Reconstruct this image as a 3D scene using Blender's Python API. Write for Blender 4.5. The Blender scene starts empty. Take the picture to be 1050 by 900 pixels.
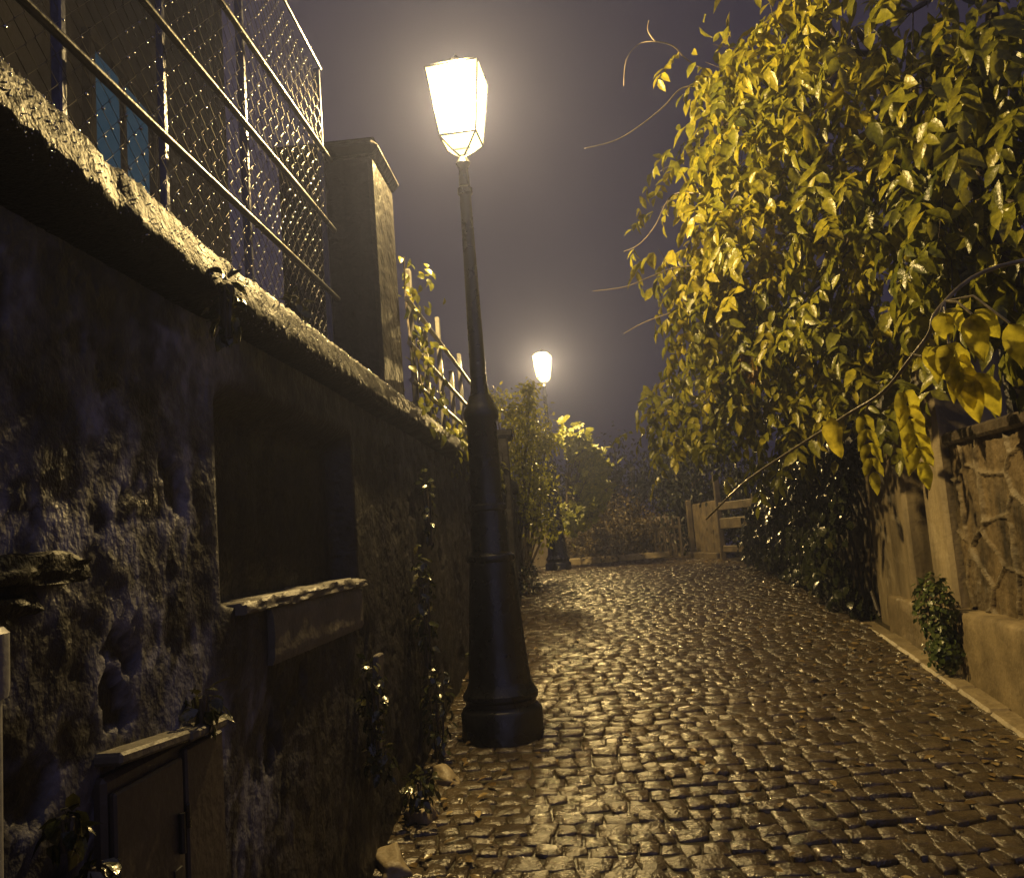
import bpy, math, random
import numpy as np
from mathutils import Vector, Matrix
R = math.radians
scn = bpy.context.scene
col = scn.collection
rng = np.random.default_rng(7)

# ------------------------------------------------------------------ terrain of the street
def hgt(y):
    """height of the climbing street at distance y"""
    if y < 12.4:
        return 0.162*y - 0.0065*y*y
    return 1.0095
def wall_x(y, off=0.0):          # face of the retaining wall on the uphill side
    return -0.80 + 0.073*y + off
def curb_x(y, off=0.0):          # line of the plinth on the other side
    return 1.80 + 0.107*y + off

# ------------------------------------------------------------------ materials
def mat(name, c1, c2=None, rough=0.6, rough2=None, scale=6.0, bump=0.0, bscale=40.0, bump2=0.0, bscale2=8.0,
        metallic=0.0, spec=0.5, attr=None, attr_col=None, translucent=0.0, detail=6.0, coat=0.0, stretch=1.0):
    m = bpy.data.materials.new(name); m.use_nodes = True
    nt = m.node_tree; N = nt.nodes; L = nt.links
    b = N['Principled BSDF']
    tc = N.new('ShaderNodeTexCoord')
    nz = N.new('ShaderNodeTexNoise'); nz.inputs['Scale'].default_value = scale; nz.inputs['Detail'].default_value = detail
    nz.inputs['Roughness'].default_value = 0.62
    mp_ = N.new('ShaderNodeMapping'); mp_.inputs['Scale'].default_value = (1, 1, stretch)
    L.new(tc.outputs['Object'], mp_.inputs['Vector']); L.new(mp_.outputs['Vector'], nz.inputs['Vector'])
    rp = N.new('ShaderNodeValToRGB')
    rp.color_ramp.elements[0].position = 0.32; rp.color_ramp.elements[1].position = 0.68
    c2 = c2 or tuple(v*1.5 for v in c1)
    rp.color_ramp.elements[0].color = (*c1, 1); rp.color_ramp.elements[1].color = (*c2, 1)
    L.new(nz.outputs['Fac'], rp.inputs['Fac'])
    out = rp.outputs['Color']
    if attr:
        at = N.new('ShaderNodeAttribute'); at.attribute_name = attr
        mx = N.new('ShaderNodeMix'); mx.data_type = 'RGBA'
        L.new(at.outputs['Fac'], mx.inputs['Factor'])
        L.new(out, mx.inputs['A'])
        if attr_col is not None:
            n2 = N.new('ShaderNodeTexNoise'); n2.inputs['Scale'].default_value = scale*2.3; n2.inputs['Detail'].default_value = 5
            L.new(tc.outputs['Object'], n2.inputs['Vector'])
            r2 = N.new('ShaderNodeValToRGB')
            r2.color_ramp.elements[0].position = 0.3; r2.color_ramp.elements[1].position = 0.7
            r2.color_ramp.elements[0].color = (*[v*0.45 for v in attr_col], 1); r2.color_ramp.elements[1].color = (*attr_col, 1)
            L.new(n2.outputs['Fac'], r2.inputs['Fac'])
            L.new(r2.outputs['Color'], mx.inputs['B'])
        out = mx.outputs['Result']
    L.new(out, b.inputs['Base Color'])
    b.inputs['Metallic'].default_value = metallic
    b.inputs['Specular IOR Level'].default_value = spec
    if coat:
        b.inputs['Coat Weight'].default_value = coat; b.inputs['Coat Roughness'].default_value = 0.12
    if rough2 is not None:
        mr = N.new('ShaderNodeMapRange'); mr.inputs['From Min'].default_value = 0.35; mr.inputs['From Max'].default_value = 0.65
        mr.inputs['To Min'].default_value = rough; mr.inputs['To Max'].default_value = rough2
        n3 = N.new('ShaderNodeTexNoise'); n3.inputs['Scale'].default_value = scale*0.7; n3.inputs['Detail'].default_value = 5
        L.new(tc.outputs['Object'], n3.inputs['Vector']); L.new(n3.outputs['Fac'], mr.inputs['Value'])
        L.new(mr.outputs['Result'], b.inputs['Roughness'])
    else:
        b.inputs['Roughness'].default_value = rough
    last = None
    for s, d in ((bscale2, bump2), (bscale, bump)):
        if d > 0:
            nb = N.new('ShaderNodeTexNoise'); nb.inputs['Scale'].default_value = s; nb.inputs['Detail'].default_value = 4
            L.new(tc.outputs['Object'], nb.inputs['Vector'])
            bp = N.new('ShaderNodeBump'); bp.inputs['Strength'].default_value = min(1.0, d); bp.inputs['Distance'].default_value = 0.35/s
            L.new(nb.outputs['Fac'], bp.inputs['Height'])
            if last: L.new(last.outputs['Normal'], bp.inputs['Normal'])
            last = bp
    if last: L.new(last.outputs['Normal'], b.inputs['Normal'])
    if translucent > 0:
        tr = N.new('ShaderNodeBsdfTranslucent'); L.new(out, tr.inputs['Color'])
        ms = N.new('ShaderNodeMixShader'); ms.inputs[0].default_value = translucent
        L.new(b.outputs[0], ms.inputs[1]); L.new(tr.outputs[0], ms.inputs[2])
        L.new(ms.outputs[0], N['Material Output'].inputs['Surface'])
    return m

def leaf_mat(name, ca, cb, cc, rough=0.34, translucent=0.35, spec=0.5):
    """leaf colour picked per leaf from the vertex attribute 'tint'"""
    m = bpy.data.materials.new(name); m.use_nodes = True
    nt = m.node_tree; N = nt.nodes; L = nt.links; b = N['Principled BSDF']
    at = N.new('ShaderNodeAttribute'); at.attribute_name = 'tint'
    rp = N.new('ShaderNodeValToRGB')
    rp.color_ramp.elements[0].color = (*ca, 1); rp.color_ramp.elements[1].color = (*cc, 1)
    e = rp.color_ramp.elements.new(0.55); e.color = (*cb, 1)
    L.new(at.outputs['Fac'], rp.inputs['Fac'])
    tc = N.new('ShaderNodeTexCoord'); nz = N.new('ShaderNodeTexNoise'); nz.inputs['Scale'].default_value = 55
    L.new(tc.outputs['Object'], nz.inputs['Vector'])
    n2 = N.new('ShaderNodeTexNoise'); n2.inputs['Scale'].default_value = 38; n2.inputs['Detail'].default_value = 4; L.new(tc.outputs['Object'], n2.inputs['Vector'])
    vr = N.new('ShaderNodeMapRange'); vr.inputs['From Min'].default_value = .3; vr.inputs['From Max'].default_value = .7; vr.inputs['To Min'].default_value = .5; vr.inputs['To Max'].default_value = 1.3
    L.new(n2.outputs['Fac'], vr.inputs['Value'])
    mx = N.new('ShaderNodeMix'); mx.data_type = 'RGBA'; mx.blend_type = 'MULTIPLY'; mx.inputs['Factor'].default_value = 1.0
    L.new(rp.outputs['Color'], mx.inputs['A']); L.new(vr.outputs['Result'], mx.inputs['B'])
    L.new(mx.outputs['Result'], b.inputs['Base Color'])
    bp = N.new('ShaderNodeBump'); bp.inputs['Strength'].default_value = 0.35; bp.inputs['Distance'].default_value = 0.01
    L.new(nz.outputs['Fac'], bp.inputs['Height']); L.new(bp.outputs['Normal'], b.inputs['Normal'])
    b.inputs['Roughness'].default_value = rough; b.inputs['Specular IOR Level'].default_value = spec
    tr = N.new('ShaderNodeBsdfTranslucent'); L.new(mx.outputs['Result'], tr.inputs['Color'])
    ms = N.new('ShaderNodeMixShader'); ms.inputs[0].default_value = translucent
    L.new(b.outputs[0], ms.inputs[1]); L.new(tr.outputs[0], ms.inputs[2])
    L.new(ms.outputs[0], N['Material Output'].inputs['Surface'])
    return m

def emit_mat(name, color, strength, see_through=0.0):
    m = bpy.data.materials.new(name); m.use_nodes = True
    nt = m.node_tree; N = nt.nodes; L = nt.links; N.remove(N['Principled BSDF'])
    e = N.new('ShaderNodeEmission'); e.inputs['Color'].default_value = (*color, 1); e.inputs['Strength'].default_value = strength
    if see_through > 0:
        t = N.new('ShaderNodeBsdfTransparent'); t.inputs['Color'].default_value = (see_through,)*3 + (1,)
        a = N.new('ShaderNodeAddShader'); L.new(e.outputs[0], a.inputs[0]); L.new(t.outputs[0], a.inputs[1])
        L.new(a.outputs[0], N['Material Output'].inputs['Surface'])
    else:
        L.new(e.outputs[0], N['Material Output'].inputs['Surface'])
    return m

M = {}
M['cobble'] = mat('wet_granite_setts', (0.028, 0.021, 0.013), (0.085, 0.063, 0.037), rough=0.13, rough2=0.36, scale=11, bump=1.0, bscale=95, bump2=0.9, bscale2=34, spec=0.7, attr='tint', attr_col=(0.125, 0.095, 0.06))
M['joint'] = mat('wet_joint_dirt', (0.020, 0.018, 0.010), (0.060, 0.050, 0.028), rough=0.32, scale=12, bump=0.8, bscale=60)
M['dirt'] = mat('damp_earth', (0.03, 0.024, 0.017), (0.075, 0.058, 0.036), rough=0.7, scale=5, bump=0.7, bscale=30)
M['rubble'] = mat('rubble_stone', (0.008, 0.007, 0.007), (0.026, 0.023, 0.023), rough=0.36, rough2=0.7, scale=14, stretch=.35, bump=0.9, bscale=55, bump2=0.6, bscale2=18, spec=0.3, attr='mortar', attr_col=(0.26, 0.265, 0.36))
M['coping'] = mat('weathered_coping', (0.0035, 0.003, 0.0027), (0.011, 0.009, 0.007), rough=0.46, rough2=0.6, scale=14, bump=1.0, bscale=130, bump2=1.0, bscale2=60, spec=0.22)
M['sill'] = mat('grey_stone_block', (0.08, 0.072, 0.06), (0.15, 0.135, 0.112), rough=0.5, scale=7, bump=0.5, bscale=50)
M['iron'] = mat('black_cast_iron', (0.006, 0.006, 0.007), (0.012, 0.012, 0.013), rough=0.2, rough2=0.4, scale=14, bump=0.25, bscale=30, spec=0.6)
M['steel'] = mat('painted_steel_rail', (0.05, 0.05, 0.055), (0.09, 0.09, 0.1), rough=0.25, rough2=0.42, scale=20, metallic=0.7, bump=0.2, bscale=60)
M['pale'] = mat('pale_galvanised_rail', (0.22, 0.21, 0.19), (0.36, 0.34, 0.30), rough=0.3, scale=20, metallic=0.4, bump=0.2, bscale=60)
M['bluesteel'] = mat('blue_grey_painted_post', (0.05, 0.055, 0.11), (0.08, 0.09, 0.17), rough=0.3, scale=12, metallic=0.3, bump=0.3, bscale=50)
M['wire'] = mat('galvanised_wire', (0.10, 0.095, 0.085), (0.15, 0.14, 0.13), rough=0.35, scale=20, metallic=0.8)
M['drop'] = mat('rain_drop', (0.5, 0.5, 0.5), (0.6, 0.6, 0.6), rough=0.22, scale=5, metallic=0.9)
M['plaster'] = mat('dark_house_render', (0.006, 0.0055, 0.0055), (0.017, 0.015, 0.0145), rough=0.85, spec=0.1, scale=1.5, bump=0.4, bscale=20)
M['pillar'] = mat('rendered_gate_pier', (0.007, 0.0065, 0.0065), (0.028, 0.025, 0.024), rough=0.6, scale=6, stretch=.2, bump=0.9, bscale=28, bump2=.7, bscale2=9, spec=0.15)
M['pier'] = mat('ochre_rendered_pier', (0.10, 0.08, 0.05), (0.36, 0.29, 0.18), rough=0.6, scale=6.5, stretch=.16, bump=0.45, bscale=30)
M['plinth'] = mat('ochre_cement_plinth', (0.11, 0.085, 0.048), (0.32, 0.25, 0.145), rough=0.6, scale=4.5, bump=0.6, bscale=35)
M['kerb'] = mat('pale_gutter_stone', (0.16, 0.125, 0.07), (0.32, 0.26, 0.16), rough=0.5, scale=9, bump=0.7, bscale=40)
M['polystone'] = mat('polygonal_stone', (0.022, 0.017, 0.010), (0.19, 0.14, 0.075), rough=0.5, rough2=0.7, scale=6, stretch=.35, bump=0.8, bscale=26, bump2=0.6, bscale2=9, attr='mortar', attr_col=(0.27, 0.225, 0.155))
M['wood'] = mat('weathered_timber', (0.04, 0.03, 0.018), (0.15, 0.115, 0.065), rough=0.6, scale=7, bump=0.5, bscale=25)
M['grey_wood'] = mat('grey_board', (0.09, 0.08, 0.07), (0.16, 0.145, 0.125), rough=0.5, scale=9, bump=0.5, bscale=35)
M['cabinet'] = mat('brown_painted_cabinet', (0.04, 0.033, 0.028), (0.075, 0.062, 0.052), rough=0.42, scale=6, bump=0.3, bscale=40)
M['pipe'] = mat('grey_zinc_pipe', (0.16, 0.16, 0.18), (0.25, 0.25, 0.28), rough=0.5, scale=9, metallic=0.2, bump=0.3, bscale=30)
M['bark'] = mat('wet_bark', (0.035, 0.027, 0.019), (0.085, 0.066, 0.045), rough=0.5, scale=12, bump=0.9, bscale=30)
M['twig'] = mat('pale_twig', (0.12, 0.10, 0.08), (0.2, 0.17, 0.14), rough=0.4, scale=14, bump=0.4, bscale=50)
M['stem'] = mat('wet_green_stem', (0.16, 0.135, 0.075), (0.34, 0.29, 0.17), rough=0.3, scale=18, bump=0.5, bscale=60)
M['leaf'] = leaf_mat('yellow_green_leaf', (0.066, 0.08, 0.010), (0.215, 0.215, 0.018), (0.39, 0.34, 0.027), translucent=0.42)
M['vine'] = leaf_mat('vine_leaf', (0.20, 0.18, 0.02), (0.50, 0.45, 0.04), (0.72, 0.60, 0.06), translucent=0.75)
M['dleaf'] = leaf_mat('dark_leaf', (0.014, 0.018, 0.007), (0.035, 0.038, 0.013), (0.07, 0.065, 0.02), rough=0.42, translucent=0.2)
M['shrub'] = leaf_mat('backlit_shrub_leaf', (0.09, 0.10, 0.014), (0.28, 0.28, 0.03), (0.50, 0.46, 0.05), translucent=0.62)
M['brown'] = leaf_mat('russet_leaf', (0.03, 0.024, 0.01), (0.08, 0.06, 0.025), (0.16, 0.12, 0.045), rough=0.42, translucent=0.25)
M['ivy'] = leaf_mat('ivy_leaf', (0.015, 0.02, 0.008), (0.034, 0.04, 0.014), (0.085, 0.075, 0.025), rough=0.24, translucent=0.12, spec=0.7)
M['green'] = leaf_mat('bright_green_leaf', (0.035, 0.055, 0.014), (0.075, 0.105, 0.028), (0.15, 0.16, 0.045), rough=0.3, translucent=0.25)
M['maple'] = leaf_mat('yellow_maple_leaf', (0.12, 0.135, 0.015), (0.24, 0.25, 0.022), (0.38, 0.36, 0.03), translucent=0.45)
M['orange'] = leaf_mat('orange_leaf', (0.35, 0.20, 0.02), (0.42, 0.26, 0.03), (0.5, 0.3, 0.04), translucent=0.45)
M['litter'] = leaf_mat('fallen_leaf', (0.08, 0.05, 0.02), (0.24, 0.17, 0.07), (0.48, 0.38, 0.19), rough=0.25, translucent=0.0)
LAMPC = (1.0, 0.69, 0.25)
M['pane'] = emit_mat('lit_frosted_pane', (1.0, 0.80, 0.26), 3.4, 0.9)
M['bulb'] = emit_mat('glowing_bulb', (1.0, 0.78, 0.42), 60.0, 0.97)
M['bluewin'] = emit_mat('blue_lit_window', (0.16, 0.40, 0.60), 0.08)

# ------------------------------------------------------------------ mesh helpers
class MB:
    def __init__(self): self.v = []; self.f = []; self.a = {}
    def add(self, vs, fs):
        n = len(self.v); self.v += [tuple(p) for p in vs]; self.f += [tuple(i+n for i in f) for f in fs]; return self
    def box(self, c, s, rot=None, bev=0.0):
        """box centred on c with full sizes s and chamfered edges"""
        hx, hy, hz = (q/2 for q in s); b = min(bev, hx*0.9, hy*0.9, hz*0.9)
        if b <= 0:
            vs = [(x*hx, y*hy, z*hz) for z in (-1, 1) for y in (-1, 1) for x in (-1, 1)]
            fs = [(0,2,3,1),(4,5,7,6),(0,1,5,4),(2,6,7,3),(0,4,6,2),(1,3,7,5)]
        else:
            vs = []; idx = {}
            for sx in (-1, 1):
                for sy in (-1, 1):
                    for sz in (-1, 1):
                        for ax in range(3):
                            p = [sx*(hx-b), sy*(hy-b), sz*(hz-b)]; p[ax] = (sx*hx, sy*hy, sz*hz)[ax]
                            idx[(sx, sy, sz, ax)] = len(vs); vs.append(tuple(p))
            fs = []
            for ax in range(3):
                o = [i for i in range(3) if i != ax]
                for s_ in (-1, 1):
                    q = []
                    for u, w in ((-1,-1),(1,-1),(1,1),(-1,1)):
                        k = [0,0,0]; k[ax] = s_; k[o[0]] = u; k[o[1]] = w; q.append(idx[(*k, ax)])
                    fs.append(tuple(q))
            for ax in range(3):      # edges along axis ax
                o = [i for i in range(3) if i != ax]
                for u in (-1, 1):
                    for w in (-1, 1):
                        q = []
                        for s_, a_ in ((-1, o[0]), (1, o[0]), (1, o[1]), (-1, o[1])):
                            k = [0,0,0]; k[ax] = s_; k[o[0]] = u; k[o[1]] = w; q.append(idx[(*k, a_)])
                        fs.append(tuple(q))
            for sx in (-1, 1):
                for sy in (-1, 1):
                    for sz in (-1, 1): fs.append(tuple(idx[(sx, sy, sz, a)] for a in range(3)))
        if rot is not None: vs = [rot @ Vector(p) for p in vs]
        return self.add([(p[0]+c[0], p[1]+c[1], p[2]+c[2]) for p in vs], fs)
    def lathe(self, prof, n=20, c=(0,0,0), flute=0.0):
        vs = []; fs = []
        for r, z in prof:
            for k in range(n):
                a = 2*math.pi*(k+.5)/n; vs.append((c[0]+r*math.cos(a), c[1]+r*math.sin(a), c[2]+z))
        for i in range(len(prof)-1):
            for k in range(n):
                k2 = (k+1) % n; fs.append((i*n+k, i*n+k2, (i+1)*n+k2, (i+1)*n+k))
        fs.append(tuple(range(n-1, -1, -1))); fs.append(tuple((len(prof)-1)*n+k for k in range(n)))
        return self.add(vs, fs)
    def tube(self, pts, rad, n=6):
        pts = [Vector(p) for p in pts]; m = len(pts)
        if not hasattr(rad, '__len__'): rad = [rad]*m
        vs = []; fs = []; up = Vector((0.13, 0.21, 1)).normalized(); prev = None
        for i, p in enumerate(pts):
            t = (pts[min(i+1, m-1)] - pts[max(i-1, 0)]).normalized()
            u = prev - t*prev.dot(t) if prev is not None else t.cross(up)
            if u.length < 1e-4: u = t.orthogonal()
            u.normalize(); prev = u; w = t.cross(u)
            for k in range(n):
                a = 2*math.pi*k/n; vs.append(p + (u*math.cos(a) + w*math.sin(a))*rad[i])
        for i in range(m-1):
            for k in range(n):
                k2 = (k+1) % n; fs.append((i*n+k, i*n+k2, (i+1)*n+k2, (i+1)*n+k))
        fs.append(tuple(range(n-1, -1, -1))); fs.append(tuple((m-1)*n+k for k in range(n)))
        return self.add(vs, fs)
    def build(self, name, m, parent=None, smooth=False):
        me = bpy.data.meshes.new(name); me.from_pydata(self.v, [], self.f); me.materials.append(m)
        for k, arr in self.a.items():
            at = me.attributes.new(k, 'FLOAT', 'POINT'); at.data.foreach_set('value', np.asarray(arr, dtype=np.float32))
        if smooth: me.polygons.foreach_set('use_smooth', [True]*len(me.polygons))
        me.update()
        o = bpy.data.objects.new(name, me); col.objects.link(o)
        if parent is not None: o.parent = parent
        return o

def smooth_by_angle(o, ang=40):
    me = o.data
    me.polygons.foreach_set('use_smooth', [True]*len(me.polygons))
    import bmesh
    bm = bmesh.new(); bm.from_mesh(me); bmesh.ops.recalc_face_normals(bm, faces=bm.faces)
    for e in bm.edges:
        if len(e.link_faces) == 2 and e.calc_face_angle(0) > R(ang): e.smooth = False
    bm.to_mesh(me); bm.free()
    return o

def np_mesh(name, V, F, m, parent=None, attrs=None, smooth=False):
    """mesh from arrays; F holds one array of polygons per row length"""
    me = bpy.data.meshes.new(name)
    V = np.asarray(V, dtype=np.float32)
    Fs = F if isinstance(F, list) else [F]
    loops = np.concatenate([f.ravel() for f in Fs]).astype(np.int32)
    tot = np.concatenate([np.full(len(f), f.shape[1]) for f in Fs]).astype(np.int32)
    start = np.concatenate([[0], np.cumsum(tot)[:-1]]).astype(np.int32)
    me.vertices.add(len(V)); me.vertices.foreach_set('co', V.ravel())
    me.loops.add(len(loops)); me.loops.foreach_set('vertex_index', loops)
    me.polygons.add(len(tot)); me.polygons.foreach_set('loop_start', start); me.polygons.foreach_set('loop_total', tot)
    if smooth: me.polygons.foreach_set('use_smooth', np.ones(len(tot), dtype=bool))
    for k, a in (attrs or {}).items():
        at = me.attributes.new(k, 'FLOAT', 'POINT'); at.data.foreach_set('value', np.asarray(a, dtype=np.float32))
    me.materials.append(m); me.update(calc_edges=True); me.validate()
    o = bpy.data.objects.new(name, me); col.objects.link(o)
    if parent is not None: o.parent = parent
    return o

def tag(o, label=None, cat=None, group=None, kind=None):
    if label: o['label'] = label
    if cat: o['category'] = cat
    if group: o['group'] = group
    if kind: o['kind'] = kind
    return o
def empty(name, loc=(0,0,0), label=None, cat=None, group=None):
    o = bpy.data.objects.new(name, None); o.empty_display_size = 0.1; o.location = loc; col.objects.link(o)
    return tag(o, label, cat, group)
def copy_tree(o, parent=None):
    c = o.copy(); col.objects.link(c)
    if parent is not None: c.parent = parent
    for ch in list(o.children): copy_tree(ch, c)
    return c

# value noise (numpy) -------------------------------------------------
def _hash(ix, iy, seed):
    h = (ix*374761393 + iy*668265263 + seed*974634777) & 0x7fffffff
    h = ((h ^ (h >> 13))*1274126177) & 0x7fffffff
    return ((h ^ (h >> 16)) & 0xffff)/65535.0
def vnoise(x, y, seed=0):
    ix = np.floor(x).astype(np.int64); iy = np.floor(y).astype(np.int64); fx = x-ix; fy = y-iy
    fx = fx*fx*(3-2*fx); fy = fy*fy*(3-2*fy)
    a = _hash(ix, iy, seed); b = _hash(ix+1, iy, seed); c = _hash(ix, iy+1, seed); d = _hash(ix+1, iy+1, seed)
    return a*(1-fx)*(1-fy)+b*fx*(1-fy)+c*(1-fx)*fy+d*fx*fy
def fbm(x, y, seed=0, o=4):
    s = 0; a = 0.5; t = 0
    for k in range(o): s = s+a*vnoise(x*2**k, y*2**k, seed+k); t += a; a *= 0.5
    return s/t
def voronoi(x, y, seed=0):
    """distance to the nearest cell border, and a random value per cell"""
    ix = np.floor(x).astype(np.int64); iy = np.floor(y).astype(np.int64)
    d1 = np.full(x.shape, 9.0); d2 = np.full(x.shape, 9.0); cid = np.zeros(x.shape)
    for dx in (-1, 0, 1):
        for dy in (-1, 0, 1):
            cx = ix+dx; cy = iy+dy
            px = cx+0.15+0.7*_hash(cx, cy, seed); py = cy+0.15+0.7*_hash(cx, cy, seed+11)
            d = np.hypot(px-x, py-y); h = _hash(cx, cy, seed+23)
            nw = d < d1
            d2 = np.where(nw, d1, np.minimum(d2, d)); cid = np.where(nw, h, cid); d1 = np.where(nw, d, d1)
    return d2-d1, cid
def sstep(a, b, x):
    t = np.clip((x-a)/(b-a), 0, 1); return t*t*(3-2*t)

# leaves --------------------------------------------------------------
LT = [ (0,0), (-.42,.30), (0,.30), (.42,.30), (-.40,.62), (0,.64), (.40,.62), (0,1) ]   # (across, along)
LF3 = np.array([(0,2,1),(0,3,2),(4,5,7),(5,6,7)]); LF4 = np.array([(1,2,5,4),(2,3,6,5)])
def leaves_geo(P, D, U, length, width, fold=0.18, curl=0.15, shape=LT):
    """P base points, D tip directions, U leaf normals (all n x 3)"""
    P = np.asarray(P, float); D = np.asarray(D, float); U = np.asarray(U, float); n = len(P)
    D = D/np.linalg.norm(D, axis=1, keepdims=True)
    S = np.cross(D, U); S = S/np.maximum(np.linalg.norm(S, axis=1, keepdims=True), 1e-6); U = np.cross(S, D)
    L_ = np.broadcast_to(np.asarray(length, float), (n,)); W_ = np.broadcast_to(np.asarray(width, float), (n,))
    T = np.array(shape)
    V = (P[:, None, :] + D[:, None, :]*(T[None, :, 1, None]*L_[:, None, None]) + S[:, None, :]*(T[None, :, 0, None]*W_[:, None, None])
         + U[:, None, :]*((np.abs(T[None, :, 0])*fold/0.42*W_[:, None] - T[None, :, 1]**2*curl*L_[:, None])[..., None]))
    off = (np.arange(n)*len(T))[:, None, None]
    F3 = (LF3[None] + off).reshape(-1, 3); F4 = (LF4[None] + off).reshape(-1, 4)
    return V.reshape(-1, 3), F3, F4
class LeafSet:
    def __init__(self): self.P = []; self.D = []; self.U = []; self.L = []; self.W = []; self.T = []
    def add(self, p, d, u, l, w, t):
        self.P.append(p); self.D.append(d); self.U.append(u); self.L.append(l); self.W.append(w); self.T.append(t)
    def build(self, name, m, parent=None, fold=0.18, curl=0.15, smooth=True):
        V, F3, F4 = leaves_geo(self.P, self.D, self.U, np.array(self.L), np.array(self.W), fold, curl)
        return np_mesh(name, V, [F3, F4], m, parent, {'tint': np.repeat(np.clip(self.T, 0, 1), 8)}, smooth)
def unit(v): return v/max(np.linalg.norm(v), 1e-9)
def spray(ls, p, d, ln, pairs, ll, lw, tint, droop=0.5):
    """a compound leaf: pairs of leaflets along a drooping rachis and one at its end"""
    p = np.array(p, float); d = unit(np.array(d, float)); q = p.copy()
    side = np.cross(d, (0, 0, 1.0)); side = unit(side if np.linalg.norm(side) > 0.05 else np.array([1.0, 0, 0]))
    for k in range(pairs+1):
        d = unit(d + np.array([0, 0, -droop/pairs])); q = q + d*ln/(pairs+1)
        up = unit(np.cross(side, d))
        if up[2] < 0: up = -up
        for s in ((-1, 1) if k < pairs else (0,)):
            dd = unit(d*(0.55 if s else 1) + side*s*0.8 + np.array([0, 0, -0.5]) + rng.normal(0, .30, 3))
            ls.add(q, dd, unit(up + rng.normal(0, .35, 3)), ll*rng.uniform(.6, 1.2), lw*rng.uniform(.75, 1.25), tint + rng.normal(0, .12))
    return q

def grid_faces(nu, nv):
    i = np.arange(nu-1)[:, None]*nv + np.arange(nv-1)[None, :]
    return np.stack([i, i+1, i+nv+1, i+nv], -1).reshape(-1, 4)

# ================================================================== SETTING
# ground sheet: the valley side, under everything
gx = np.concatenate([np.linspace(-60, -8, 14), np.linspace(-7, 9, 33), np.linspace(10, 60, 14)])
gy = np.concatenate([np.linspace(-40, -4, 10), np.linspace(-3, 24, 55), np.linspace(26, 90, 17)])
GX, GY = np.meshgrid(gx, gy, indexing='ij')
GZ = np.vectorize(lambda y: hgt(max(y, -6)))(GY) - 0.06 - 0.03*np.maximum(0, GY-18)
o = np_mesh('ground', np.stack([GX, GY, GZ], -1).reshape(-1, 3), grid_faces(len(gx), len(gy))[:, ::-1], M['dirt'], smooth=True)
tag(o, kind='structure')
# raised garden behind the retaining wall
tx = [-0.42, -0.9, -2, -3, -6, -12, -25]; ty = np.linspace(-6, 12, 37)
V = [(wall_x(y)+dx, y, 2.06+0.02*math.sin(3*y+dx)) for dx in tx for y in ty]
o = np_mesh('terrace_ground', V, grid_faces(len(tx), len(ty)), M['dirt'], smooth=True); tag(o, kind='structure')

# road: one mesh of setts laid in slightly bowed courses over a bed of dark joint sand
bed_v = []; ys = np.linspace(-3, 16.4, 60); us = np.linspace(0, 1, 9)
for y in ys:
    for u in us:
        x = wall_x(y, -.12)*(1-u) + curb_x(y, .12)*u
        bed_v.append((x, y, hgt(y) - 0.015 + 0.05*(u-0.5)**2))
o = np_mesh('road_bed', bed_v, grid_faces(len(ys), 9)[:, ::-1], M['joint'], smooth=True); tag(o, kind='structure')
V = []; F = []; TI = []
y = -0.6; row = 0
while y < 16.3:
    dep = rng.uniform(0.074, 0.102)
    x0 = wall_x(y, 0.02); x1 = curb_x(y, -0.13); x = x0 - rng.uniform(0, .08)
    while x < x1:
        w = rng.uniform(0.068, 0.132)
        if x+w > x1+0.05: w = max(0.06, x1-x)
        g = rng.uniform(.003, .007)
        cx = x+w/2; u = (cx-x0)/(x1-x0)
        bow = -0.10*math.sin(math.pi*u)+rng.normal(0, .010) + 0.02*math.sin(cx*2.1+row*0.35)
        cy = y+dep/2+bow; cz = hgt(cy)+0.05*(u-.5)**2 + rng.normal(0, .0020) + 0.008*math.sin(cx*2.3+cy*1.3)
        sl = 0.162-0.013*min(cy, 12.4)
        tx_, ty_ = rng.normal(0, .030), rng.normal(sl, .034)
        hw, hd = (w-g)/2, (dep-g)/2; tw = rng.normal(0, .09); n0 = len(V)
        dome = rng.uniform(-.002, .004); sk = rng.normal(0, .26, 4)
        for a, ra in enumerate((-1, -.87, 0, .87, 1)):
            for b_, rb in enumerate((-1, -.87, 0, .87, 1)):
                px = ra*hw*(1+sk[0]*rb*.5); py = rb*hd*(1+sk[1]*ra*.5)
                edge = max(abs(ra), abs(rb)); cor = abs(ra)*abs(rb)
                if edge > .9:
                    px *= 0.985 if cor < .9 else .93; py *= .985 if cor < .9 else .93
                dz = -dome*(ra*ra+rb*rb)*0.5 - (0.0035 if edge > .9 else 0) - (.004 if cor > .9 else 0)
                dz += rng.normal(0, .0014)
                X = px - tw*py; Y = py + tw*px
                V.append((cx+X, cy+Y, cz+dz+tx_*X+ty_*Y))
        for a in range(4):
            for b_ in range(4):
                i = n0+a*5+b_; F.append((i, i+5, i+6, i+1))
        ring = [0,5,10,15,20,21,22,23,24,19,14,9,4,3,2,1]
        n1 = len(V)
        for k in ring:
            p = V[n0+k]; V.append((p[0], p[1], p[2]-0.03))
        for k in range(16):
            k2 = (k+1) % 16; F.append((n0+ring[k2], n0+ring[k], n1+k, n1+k2))
        TI += [float(np.clip(rng.normal(.25, .38), 0, 1))]*(25+16)
        x += w
    y += dep; row += 1
o = np_mesh('road', V, np.array(F), M['cobble'], None, {'tint': TI}, smooth=True); tag(o, kind='structure')

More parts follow.
